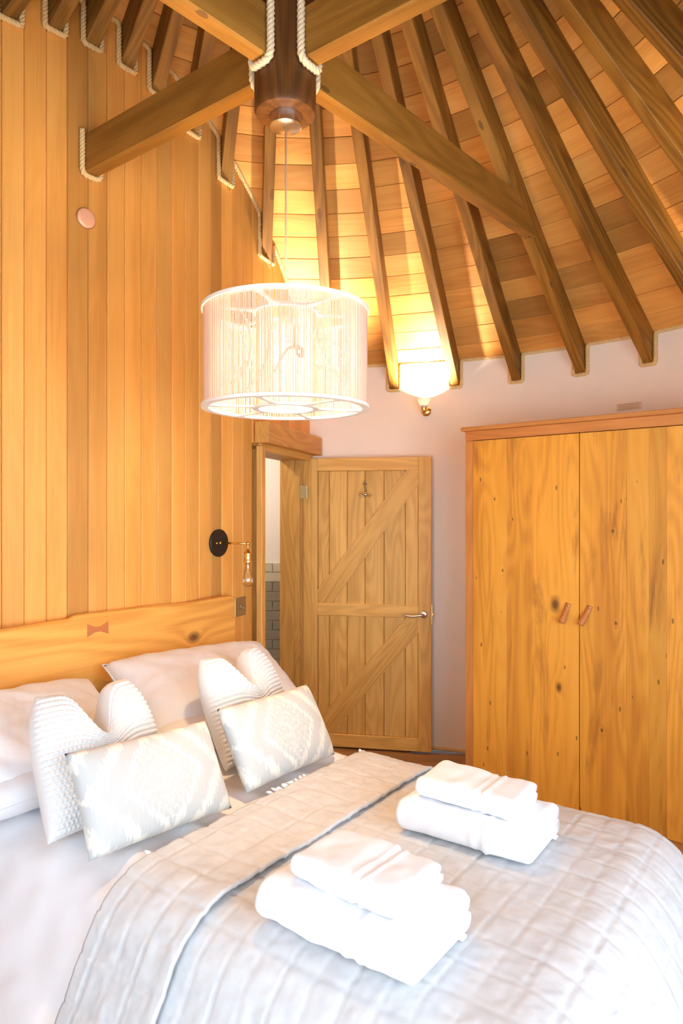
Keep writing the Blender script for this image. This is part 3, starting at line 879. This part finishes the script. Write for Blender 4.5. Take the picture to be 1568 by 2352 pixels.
# =================================================================== BED
BQ = Vector((-0.56, 3.62))
BE2 = Vector((0.809, -0.588)).normalized(); BE1 = Vector((-BE2.y, BE2.x))
BRZ = math.atan2(BE2.y, BE2.x)
def bed_w(t, s, z=0.0):
    p = BQ + BE2*t + BE1*s; return Vector((p.x, p.y, z))
S0, S1 = -1.575, -0.235        # near and far side of the mattress
T0, T1 = 0.03, 2.26
ZT = 0.676
bed = empty('bed', (BQ.x, BQ.y, 0), BRZ)
setp(bed, 'double bed with white mattress set against the plank wall', 'bed')
bm = NB(); box(bm, T0, T1-0.1, S0+0.09, S1-0.09, 0.08, 0.34, 0.01); obj('base', bm, M['sheet'], bed)
bm = NB(); box(bm, T0, T1-0.09, S0+0.08, S1-0.08, 0.342, 0.632, 0.05, 3); o = obj('mattress', bm, M['sheet'], bed); auto_smooth(o)
for x in (T0+0.15, T1-0.25):
    for y in (S0+0.15, S1-0.15):
        bm = NB(); lathe(bm, [(0.025, 0), (0.03, 0.081)], 12, x, y); obj('leg', bm, M['post'], bed)

# headboard: its own slab fixed at the wall
hb = empty('headboard', (BQ.x, BQ.y, 0), BRZ)
setp(hb, 'thick live-edge timber slab headboard with a butterfly inlay', 'headboard')
bm = NB()
ny = 90; HB0, HB1 = -1.95, 0.0
rows = []
for i in range(ny+1):
    y = HB0+(HB1-HB0)*i/ny
    zt = 1.188 + 0.012*mnoise.noise((y*3.1, 0.3, 1.0)) + 0.004*mnoise.noise((y*17, 2.0, 0)) - (0.010 if y < -0.95 else 0.0)
    if HB1-y < 0.02: zt -= 0.006
    b = 0.006
    sec = [(0, 0.62), (0, zt-0.016), (-b-0.003, zt-0.004+0.003*mnoise.noise((y*9, 5, 0))), (-0.03, zt+0.004*mnoise.noise((y*7, 9, 0))), (-0.044, zt-0.012), (-0.044, 0.62)]
    rows.append([bm.verts.new((x, y, z)) for x, z in sec])
for a, b in zip(rows, rows[1:]):
    for i in range(6): bm.faces.new((a[i], a[(i+1) % 6], b[(i+1) % 6], b[i]))
bm.faces.new(rows[0]); bm.faces.new(rows[-1][::-1])
o = obj('slab', bm, M['elmslab'], hb); auto_smooth(o, 50)
bm = NB()
cy, cz = -0.825, 1.122
bt = [(-0.052, -0.026), (-0.012, -0.010), (0.012, -0.010), (0.052, -0.026), (0.052, 0.030), (0.012, 0.012), (-0.012, 0.012), (-0.052, 0.030)]
prism(bm, [(-0.004, cy+y, cz+z) for y, z in bt], [(0.0012, cy+y, cz+z) for y, z in bt]); obj('butterfly_inlay', bm, M['inlay'], hb)
for y in (-1.7, -0.2):
    bm = NB(); box(bm, -0.040, -0.006, y-0.05, y+0.05, 0.0, 0.63, 0.003); obj('leg', bm, M['carcass'], hb)

# ---- draped cloth over the mattress
def drape(t, s, off, rc=0.19, flare=0.0):
    """flat cloth coordinates -> draped position; off lifts the cloth off the bed"""
    ti = T1-rc; s0 = S0+rc; s1 = S1-rc
    ox = max(0.0, t-ti); oy = (s-s1) if s > s1 else (s-s0 if s < s0 else 0.0)
    o = math.hypot(ox, oy)
    bt = min(t, ti); bs = min(max(s, s0), s1)
    if o < 1e-9: return Vector((bt, bs, ZT+off))
    nx, ny_ = ox/o, oy/o
    R = rc+off
    amax = pi/2 - math.atan(flare)*0.9
    an = min(o/R, amax)
    hor = R*math.sin(an); drop = R*(1-math.cos(an)); ex = max(0.0, o-R*amax)
    hor += ex*flare; drop0 = ex*(1-0.25*flare)
    return Vector((bt+nx*hor, bs+ny_*hor, ZT+off-drop-drop0))
def cloth(name, t0, t1, s0, s1, off, mat, parent, st=0.012, disp=None, thick=0.006, flare=0.5, normal_disp=True):
    nt_ = int((t1-t0)/st); ns_ = int((s1-s0)/st)
    bm = NB(); g = []
    for i in range(nt_+1):
        row = []
        for j in range(ns_+1):
            t = t0+(t1-t0)*i/nt_; s = s0+(s1-s0)*j/ns_
            d = disp(t, s) if disp else 0.0
            p = drape(t, s, off+d, flare=flare)
            if p.z < 0.05: p.z = 0.05 + 0.02*(p.z-0.05)
            row.append(bm.verts.new(p))
        g.append(row)
    for i in range(nt_):
        for j in range(ns_): bm.faces.new((g[i][j], g[i+1][j], g[i+1][j+1], g[i][j+1]))
    o = obj(name, bm, mat, parent, smooth=True)
    if thick:
        md = o.modifiers.new('thickness', 'SOLIDIFY'); md.thickness = thick; md.offset = -1
    return o
duvet = empty('duvet', (BQ.x, BQ.y, 0), BRZ)
setp(duvet, 'smooth white duvet spread under the quilt and draped over the bed side', 'duvet')
def duvet_d(t, s):
    v = 0.012*mnoise.noise((t*4, s*4, 3)) + 0.007*mnoise.noise((t*9, s*14, 8))
    # gathers radiating from below the cushions at the near side
    return v + 0.010*math.sin(26*s+6*t+3*mnoise.noise((t*5, s*5, 0)))*max(0, 1-abs(t-0.98)*4)
cloth('cover', 0.36, 2.38, S0-0.52, S1+0.50, -0.016, M['sheet'], duvet, 0.02, duvet_d, 0.010)
quilt = empty('quilt', (BQ.x, BQ.y, 0), BRZ)
setp(quilt, 'oatmeal quilted bedspread with stitched squares over the foot of the bed', 'quilt')
QT, QS = 0.074, 0.098
def groove(x, p):
    f = abs(((x/p) % 1.0)-0.5)*2      # 1 on the stitch line
    return max(0.0, (f-0.83)/0.17)**1.3
def quilt_d(t, s):
    wob = 0.004*mnoise.noise((t*7, s*7, 1))
    g = max(groove(t+wob, QT), groove(s+wob, QS)*0.9)
    puff = 0.0028*mnoise.noise((t*21, s*26, 4)) + 0.0035*mnoise.noise((t*4, s*4, 9)) + 0.0016*mnoise.noise((t*60, s*60, 2))
    return puff - 0.0040*g
cloth('quilted_cover', 1.075, T1+0.58, S0-0.50, S1+0.50, 0.004, M['quilt'], quilt, 0.007, quilt_d, 0.005)
def fold_d(t, s):
    hem = 0.003 if t > 1.325 else 0.0
    wr = 0.005*mnoise.noise((t*10, s*7, 19))
    return quilt_d(t*1.0+0.3, s)*1.25 + hem + wr
cloth('folded_band', 1.055, 1.362, S0-0.50, S1+0.50, 0.021, M['quilt'], quilt, 0.007, fold_d, 0.010)
# ruffled white edge along the fold
bm = NB()
rr = random.Random(5)
for i in range(130):
    s = S0-0.10+(S1-S0+0.2)*i/130 + rr.uniform(-0.006, 0.006)
    if s < S0+0.18 or mnoise.noise((s*6, 1.5, 0)) < 0.05: continue
    c = drape(1.052+rr.uniform(-0.006, 0.006), s, 0.012)
    L = rr.uniform(0.010, 0.026); an = rr.uniform(-0.8, 0.8)
    tube(bm, [c, c+Vector((-L*0.5*math.cos(an), L*0.5*math.sin(an), 0.006)), c+Vector((-L*math.cos(an), L*math.sin(an), rr.uniform(0.0, 0.01)))], [0.005, 0.006, 0.002], 5)
o = obj('frayed_edge', bm, M['towel'], quilt, smooth=True); o['kind'] = 'stuff'

# ---- cushions and pillows
def cushion(name, W, H, T, mat, loc, lean, yaw, roll=0.0, chop=0.0, ear=0.06, n=36, wr=0.004, seed=0, label='', cat='cushion', group=None, knit=False, squash=0.0, power=2.6, piping=None):
    """local x = width, local y = height (up the face), local z = facing normal; lean back from vertical about x"""
    root = empty(name, (0,0,0))
    if knit: n = 150
    bm = NB(); sheets = []
    for side in (1, -1):
        g = []
        for i in range(n+1):
            row = []
            for j in range(n+1):
                x = -1+2*i/n; y = -1+2*j/n
                f = max(0.0, (1-abs(x)**power))**0.5*max(0.0, (1-abs(y)**power))**0.5
                px = W/2*x*(1-ear*(1-y*y)*1.0)
                py = H/2*y*(1-ear*(1-x*x)*1.0)
                pz = side*T/2*(f**0.8)
                if chop:
                    k = math.exp(-(x/0.30)**2); up = max(0.0, (y+0.55)/1.55)**2
                    py -= chop*k*up
                    px -= W*0.17*math.copysign(1, x)*up*up*(abs(x)**1.0)*0.8
                    pz *= 1+0.25*k*up
                    pz -= 0.03*(1-k)*up*0.5
                v = wr*mnoise.noise((px*14+seed, py*14, side*3.0))*f
                v += wr*0.6*mnoise.noise((px*32+seed, py*26, side*3.0))*f
                pz += v*side
                if knit and side == 1:
                    rowi = (y*H/2)/0.017
                    a = abs(math.sin(pi*rowi)); col_ = (x*W/2)/0.013 + (0.5 if int(math.floor(rowi)) % 2 else 0)
                    pz += 0.014*(a**0.6)*(0.55+0.45*abs(math.sin(pi*col_)))*min(1, f*3)
                if squash: pz += squash*(y*y)
                row.append(bm.verts.new((px, py, pz)))
            g.append(row)
        for i in range(n):
            for j in range(n): bm.faces.new((g[i][j], g[i+1][j], g[i+1][j+1], g[i][j+1]))
        sheets.append(g)
    bmesh.ops.remove_doubles(bm, verts=bm.verts, dist=0.0004)
    Rl = Matrix.Rotation(pi/2 - lean, 4, 'X')          # raise the face, lean it back
    body = obj('cover', bm, mat, root, smooth=True)
    # world orientation: cushion normal initially -Y after raising; turn it to face the foot of the bed (BE2)
    face = math.atan2(BE2.y, BE2.x)
    mt = Matrix.Translation(loc) @ Matrix.Rotation(face + pi/2 + yaw, 4, 'Z') @ Rl @ Matrix.Rotation(roll, 4, 'Z')
    root.matrix_world = mt
    if piping:
        e = []
        m_ = 24
        def edge(x, y): return (W/2*x*(1-ear*(1-y*y)), H/2*y*(1-ear*(1-x*x)), squash*(y*y))
        for i in range(m_): e.append(edge(-1+2*i/m_, -1))
        for i in range(m_): e.append(edge(1, -1+2*i/m_))
        for i in range(m_): e.append(edge(1-2*i/m_, 1))
        for i in range(m_+1): e.append(edge(-1, 1-2*i/m_))
        bm = NB(); tube(bm, e, piping, 6); obj('seam', bm, mat, root, smooth=True)
    setp(root, label, cat, group)
    return root
def lean_loc(t, s, H, lean, lift=0.0):
    """centre of a cushion whose lower edge rests on the bed at (t, s)"""
    z = ZT + lift + math.cos(lean)*H/2
    p = bed_w(t - math.sin(lean)*H/2, s); return (p.x, p.y, z)
R_ = math.radians
# white sleeping pillows: one lying, one leaning, on each side
cushion('pillow', 0.72, 0.46, 0.17, M['pillow'], (*bed_w(0.33, -1.32).xy, ZT+0.075), R_(86), 0, label='white pillow lying flat underneath at the near side of the bed', cat='pillow', group='white sleeping pillows', ear=0.04, seed=2, piping=0.003)
cushion('pillow', 0.80, 0.46, 0.17, M['pillow'], (*bed_w(0.38, -0.53).xy, ZT+0.075), R_(86), 0, label='white pillow lying flat underneath at the far side of the bed', cat='pillow', group='white sleeping pillows', ear=0.04, seed=5, piping=0.003)
cushion('pillow', 0.76, 0.50, 0.24, M['pillow'], (*bed_w(0.30, -1.34).xy, ZT+0.150), R_(60), R_(-2), R_(-2), label='white pillow leaning on the headboard behind the nearer knitted cushion', cat='pillow', group='white sleeping pillows', ear=0.05, seed=8, wr=0.013, piping=0.003)
cushion('pillow', 0.82, 0.50, 0.24, M['pillow'], (*bed_w(0.34, -0.48).xy, ZT+0.165), R_(58), R_(-8), R_(-2), label='white pillow leaning on the headboard behind the farther knitted cushion', cat='pillow', group='white sleeping pillows', ear=0.05, seed=11, wr=0.013, piping=0.003)
cushion('knitted_cushion', 0.43, 0.42, 0.15, M['knit'], lean_loc(0.76, -1.285, 0.42, R_(24)), R_(24), R_(-3), R_(0), chop=0.16, ear=0.03, knit=True, seed=1, label='white chunky-knit cushion with dented top at the near side of the bed', cat='cushion', group='knitted cushions')
cushion('knitted_cushion', 0.43, 0.42, 0.15, M['knit'], lean_loc(0.74, -0.60, 0.42, R_(24)), R_(24), R_(4), R_(0), chop=0.15, ear=0.03, knit=True, seed=4, label='white chunky-knit cushion with dented top nearer the doorway', cat='cushion', group='knitted cushions')
cushion('patterned_cushion', 0.50, 0.29, 0.12, M['ikat'], lean_loc(0.985, -1.26, 0.29, R_(30), 0.012), R_(30), R_(-2), R_(-3), ear=0.03, seed=20, label='grey and cream patterned oblong cushion at the near side of the bed', group='patterned cushions', wr=0.003)
cushion('patterned_cushion', 0.50, 0.29, 0.12, M['ikat'], lean_loc(0.985, -0.69, 0.29, R_(30), 0.012), R_(30), R_(2), R_(-2), ear=0.03, seed=26, label='grey and cream patterned oblong cushion nearer the doorway', group='patterned cushions', wr=0.003)

# ---- folded towels
def towel(name, t0, t1, s0, s1, z0, hgt, layers, label, seed, yaw=0.0):
    """folded slab; the fold runs along the long side that faces the near edge of the bed"""
    c = bed_w((t0+t1)/2, (s0+s1)/2)
    root = empty(name, (c.x, c.y, z0), BRZ+yaw)
    L = t1-t0; Wd = s1-s0
    th = hgt/layers
    nL = 46
    bm = NB(); rings = []
    prof = []
    # outline of the folded section in (y, z): rounded fold at -y, layer ends at +y
    na = 10
    for i in range(na+1):
        a = pi/2 + pi*i/na
        prof.append((-Wd/2+hgt/2*0.85+hgt/2*0.85*math.cos(a), hgt/2+hgt/2*math.sin(a)))
    nb = 12
    for i in range(1, nb): prof.append((-Wd/2+hgt*0.42+(Wd-hgt*0.42-0.01)*i/nb, 0.0))
    for k in range(layers):
        zc = th*(k+0.5)
        for i in range(7):
            a = -pi/2+pi*i/6
            prof.append((Wd/2-0.012-0.006*(k % 2)+0.016*math.cos(a), zc+th/2*0.97*math.sin(a)))
        if k < layers-1: prof.append((Wd/2-0.03, th*(k+1)))
    for i in range(1, nb): prof.append((Wd/2-0.02-(Wd-hgt*0.42-0.02)*i/nb, hgt))
    for i in range(nL+1):
        u = i/nL; x = -L/2+L*u
        e = min(u, 1-u)*L
        k = 1.0 if e > 0.022 else math.sqrt(max(0.0, 1-((0.022-e)/0.022)**2))*0.45+0.55
        ring = []
        for y, z in prof:
            band = 0.0045*(math.exp(-((u-0.60)/0.014)**2)+math.exp(-((u-0.69)/0.014)**2)) - 0.0025*math.exp(-((u-0.645)/0.03)**2)
            zz = hgt/2*(1-k)*0.4 + z*(1-(1-k)*0.4 - 0.0)
            v = 0.008*mnoise.noise((x*9+seed, y*9, z*11)) + 0.004*mnoise.noise((x*26+seed, y*22, z*22))
            q = Vector((y/(Wd/2), (z-hgt/2)/(hgt/2)))
            d = q.normalized() if q.length > 1e-6 else Vector((0, 1))
            yy = y*(0.985+0.015*k) + d.x*(v+band)
            zz = max(0.0, zz + d.y*(v+band)) if z > 0.004 else max(0.0, zz)
            ring.append(bm.verts.new((x, yy, zz)))
        rings.append(ring)
    np_ = len(prof)
    for a, b in zip(rings, rings[1:]):
        for i in range(np_): bm.faces.new((a[i], a[(i+1) % np_], b[(i+1) % np_], b[i]))
    for ring, rev in ((rings[0], True), (rings[-1], False)):
        cv = bm.verts.new(sum((v.co for v in ring), Vector())/np_ + Vector(((-0.006 if rev else 0.006), 0, 0)))
        for i in range(np_): bm.faces.new((ring[i], ring[(i+1) % np_], cv))
    o = obj('folded_towel', bm, M['towel'], root, smooth=True)
    bm = NB(); box(bm, L/2-0.012, L/2+0.006, Wd/2-0.05, Wd/2-0.03, 0.002, 0.008, 0.0)
    obj('loop_tag', bm, M['sheet'], root)
    setp(root, label, 'towel', 'folded white towels')
    return root
ZQ = ZT+0.010
towel('bath_towel', 1.495, 1.905, -1.445, -1.175, ZQ, 0.094, 2, 'large folded white bath towel at the bottom of the nearer stack', 3, R_(-1))
towel('hand_towel', 1.555, 1.845, -1.395, -1.195, ZQ+0.095, 0.056, 2, 'small folded white hand towel on top of the nearer stack', 9, R_(-2))
towel('bath_towel', 1.515, 1.915, -0.86, -0.60, ZQ, 0.090, 2, 'large folded white bath towel at the bottom of the farther stack', 14, R_(1))
towel('hand_towel', 1.555, 1.86, -0.815, -0.63, ZQ+0.091, 0.060, 2, 'small folded white hand towel on top of the farther stack', 21, R_(0))

# =================================================================== WARDROBE
wx = Vector((0.762, -0.648)).normalized(); wy = Vector((-wx.y, wx.x))
WF = Vector((0.719, 4.0))
wr = empty('wardrobe', (WF.x, WF.y, 0), math.atan2(wx.y, wx.x))
setp(wr, 'tall rustic timber wardrobe with two knotty doors and leather pulls', 'wardrobe')
WWID, WDEP, WTOP = 1.36, 0.46, 2.098
def wpart(name, x0, x1, y0, y1, z0, z1, mat, tone=(1,1,1), bev=0.003, parent=None):
    bm = NB(); box(bm, x0, x1, y0, y1, z0, z1, bev); return obj(name, bm, M[mat], parent or wr, tone=tone)
wpart('side_panel', 0, 0.05, 0.0, WDEP, 0, WTOP-0.06, 'carcass')
wpart('side_panel', WWID-0.05, WWID, 0.0, WDEP, 0, WTOP-0.06, 'carcass')
wpart('back_panel', 0.05, WWID-0.05, WDEP-0.02, WDEP, 0.02, WTOP-0.06, 'carcass')
wpart('fascia', 0, WWID, -0.002, WDEP, WTOP-0.06, WTOP-0.005, 'carcassx', (1.05, 1.0, 1.0))
wpart('top_board', -0.018, WWID+0.018, -0.022, WDEP, WTOP-0.005, WTOP+0.018, 'carcassx', (0.95, 0.95, 0.95))
wpart('plinth', 0.05, WWID-0.05, 0.01, 0.03, 0, 0.06, 'carcass')
dx = [(0.053, 0.672), (0.677, 1.307)]
doorstops = [(0.0, (0.64, 0.26, 0.035)), (0.45, (0.88, 0.41, 0.055)), (1.0, (0.94, 0.50, 0.09))]
KN = [((0.545, 1.135, 0.034), (0.565, 0.70, 0.022), (0.19, 1.70, 0.007), (0.30, 1.585, 0.006), (0.24, 1.30, 0.007)),
      ((0.845, 1.53, 0.009), (0.86, 1.07, 0.009), (1.195, 1.06, 0.030), (1.21, 0.86, 0.022), (0.79, 0.52, 0.010))]
for di, (x0, x1) in enumerate(dx):
    dr = empty('door', (0,0,0)); dr.parent = wr
    mat = wood('knotty_wardrobe_board_%d' % di, doorstops, 'z', 1.0, 0.45, 0.12, 0.38, knots=KN[di], fleck=0.075, fscale=(5.5, 15.0), plane='xz', stain=((0.34, 0.12, 0.022), 0.565))
    M['wd%d' % di] = mat
    cuts = [x0, x0+0.21, x0+0.36, x1] if di == 0 else [x0, x0+0.235, x0+0.34, x0+0.42, x1]
    for i, (a, b) in enumerate(zip(cuts, cuts[1:])):
        t = [1.0, 0.97, 1.04, 1.0][i] if di == 0 else [1.0, 0.95, 0.84, 1.05][i]
        bm = NB(); box(bm, a+0.0002, b-0.0002, -0.004, 0.02, 0.065, WTOP-0.064, 0.0008)
        obj('plank', bm, mat, dr, tone=(t, t*0.99, t*0.97))
    # leather loop pull
    hx = x1-0.055 if di == 0 else x0+0.055
    tilt = 0.22 if di == 0 else 0.38
    bm = NB(); W2 = 0.014
    prof = smooth_path([(0, -0.005, 0.0), (0, -0.012, -0.03), (0, -0.045, -0.085), (0, -0.050, -0.102), (0, -0.036, -0.108), (0, -0.018, -0.085), (0, -0.008, -0.02), (0, -0.007, 0.0)], 0.006, 2)
    va = [[bm.verts.new((sx*W2, p.y, p.z)) for sx in (-1, 1)] for p in prof]
    for a, b in zip(va, va[1:]): bm.faces.new((a[0], a[1], b[1], b[0]))
    bm.transform(Matrix.Translation((hx, 0, 1.15 if di == 0 else 1.145)) @ Matrix.Rotation(tilt, 4, 'Y'))
    o = obj('leather_pull', bm, M['leather'], dr, smooth=True)
    md = o.modifiers.new('thickness', 'SOLIDIFY'); md.thickness = 0.003; md.offset = 0
    bm = NB(); lathe(bm, [(0.005, 0), (0.005, 0.003), (0.002, 0.004)], 10); bm.transform(Matrix.Translation((hx, -0.010, 1.135)) @ Matrix.Rotation(pi/2, 4, 'X'))
    obj('screw', bm, M['brass'], dr)

# =================================================================== THINGS ON THE WALLS
def on_plank(u, z, name):
    p = wall_at_u(u); a = wall_ang(p); p = wall_pt(a, 0.0005)
    return empty(name, (p.x, p.y, z), a+pi/2)     # local -y points into the room, local x along the wall
def zpx(u, v):
    p = wall_at_u(u); return EYE + (1176-v)/FPX*p.y
# copper blank cover
cv = on_plank(197, zpx(197, 502), 'round_cover_plate')
bm = NB(); lathe(bm, [(0.041, 0.0), (0.042, 0.006), (0.038, 0.010), (0.030, 0.0115)], 40); bm.transform(Matrix.Rotation(pi/2, 4, 'X'))
o = obj('disc', bm, M['copper'], cv); auto_smooth(o, 40)
bm = NB(); lathe(bm, [(0.0445, 0.0), (0.0445, 0.003)], 40); bm.transform(Matrix.Rotation(pi/2, 4, 'X')); obj('rim', bm, M['chrome'], cv)
setp(cv, 'small round copper-coloured cover plate high on the plank wall', 'cover plate')
# swing wall lamp
wl = on_plank(500, zpx(500, 1247), 'wall_lamp')
bm = NB(); lathe(bm, [(0.072, 0.0), (0.073, 0.010), (0.070, 0.014)], 44); bm.transform(Matrix.Rotation(pi/2, 4, 'X'))
o = obj('back_plate', bm, M['blackmetal'], wl); auto_smooth(o, 40)
bm = NB(); lathe(bm, [(0.006, 0.0), (0.007, 0.006), (0.003, 0.010)], 14); bm.transform(Matrix.Translation((-0.030, -0.013, 0)) @ Matrix.Rotation(pi/2, 4, 'X')); obj('knob', bm, M['brass'], wl, smooth=True)
AL = 0.195
bm = NB(); tube(bm, [(0.0, -0.012, 0.0), (0.0, -AL, 0.0)], 0.0055, 12); bmesh.ops.create_uvsphere(bm, u_segments=14, v_segments=10, radius=0.011, matrix=Matrix.Translation((0, -AL, 0))); bmesh.ops.create_uvsphere(bm, u_segments=12, v_segments=8, radius=0.009, matrix=Matrix.Translation((0, -0.016, 0)))
obj('arm', bm, M['brass'], wl, smooth=True)
bm = NB(); lathe(bm, [(0.006, 0.0), (0.006, -0.028), (0.010, -0.034), (0.018, -0.045), (0.021, -0.052), (0.0195, -0.056), (0.0195, -0.082), (0.0215, -0.086), (0.0215, -0.094), (0.017, -0.097)], 26, 0, -AL); o = obj('lamp_holder', bm, M['brass'], wl); auto_smooth(o, 50)
bm = NB(); lathe(bm, [(0.012, -0.095), (0.013, -0.112), (0.018, -0.140), (0.026, -0.172), (0.0295, -0.190), (0.026, -0.208), (0.016, -0.219), (0.002, -0.222)], 28, 0, -AL); obj('bulb', bm, M['bulbglass'], wl, smooth=True)
bm = NB(); tube(bm, [(0, -AL, -0.097), (0, -AL, -0.150)], 0.0035, 8)
for k in range(6):
    a = 2*pi*k/6; b = a+pi/6
    tube(bm, [(0.008*math.cos(a), -AL+0.008*math.sin(a), -0.145), (0.014*math.cos(b), -AL+0.014*math.sin(b), -0.190)], 0.0008, 5)
obj('filament', bm, M['filament'], wl)
setp(wl, 'brass swing-arm wall lamp with black disc and bare filament bulb', 'wall lamp')
# brass light switch
sw = on_plank(551, zpx(551, 1393), 'light_switch')
bm = NB(); box(bm, -0.052, 0.052, -0.005, 0.0, -0.052, 0.052, 0.002); obj('plate', bm, M['agedbrass'], sw)
bm = NB(); lathe(bm, [(0.012, 0), (0.012, 0.003), (0.008, 0.006)], 16); bm.transform(Matrix.Translation((0, -0.005, 0)) @ Matrix.Rotation(pi/2, 4, 'X')); tube(bm, [(0, -0.008, 0), (0, -0.024, -0.008)], [0.004, 0.0055], 8)
obj('toggle', bm, M['agedbrass'], sw, smooth=True)
setp(sw, 'square aged-brass toggle switch beside the headboard', 'switch')
# vent above the wardrobe
pv = math.radians(46.0)
# bearing of the pixel (1445, 937) on the round wall
best = min((abs((784+FPX*hub_pt(math.radians(x/10), R_OUT).x/hub_pt(math.radians(x/10), R_OUT).y)-1445), x) for x in range(200, 650))
pv = math.radians(best[1]/10); q = hub_pt(pv, R_OUT-0.001)
vt = empty('wall_vent', (q.x, q.y, EYE+(1176-934)/FPX*q.y), -pv)
bm = NB(); box(bm, -0.074, 0.074, -0.010, 0.0, -0.022, 0.022, 0.003); obj('plate', bm, M['ventm'], vt)
for k in range(3):
    bm = NB(); box(bm, -0.062, 0.062, -0.0105, -0.008, -0.013+k*0.011, -0.009+k*0.011); obj('slot', bm, M['ventdark'], vt)
setp(vt, 'small cream slotted vent on the wall above the wardrobe', 'vent')
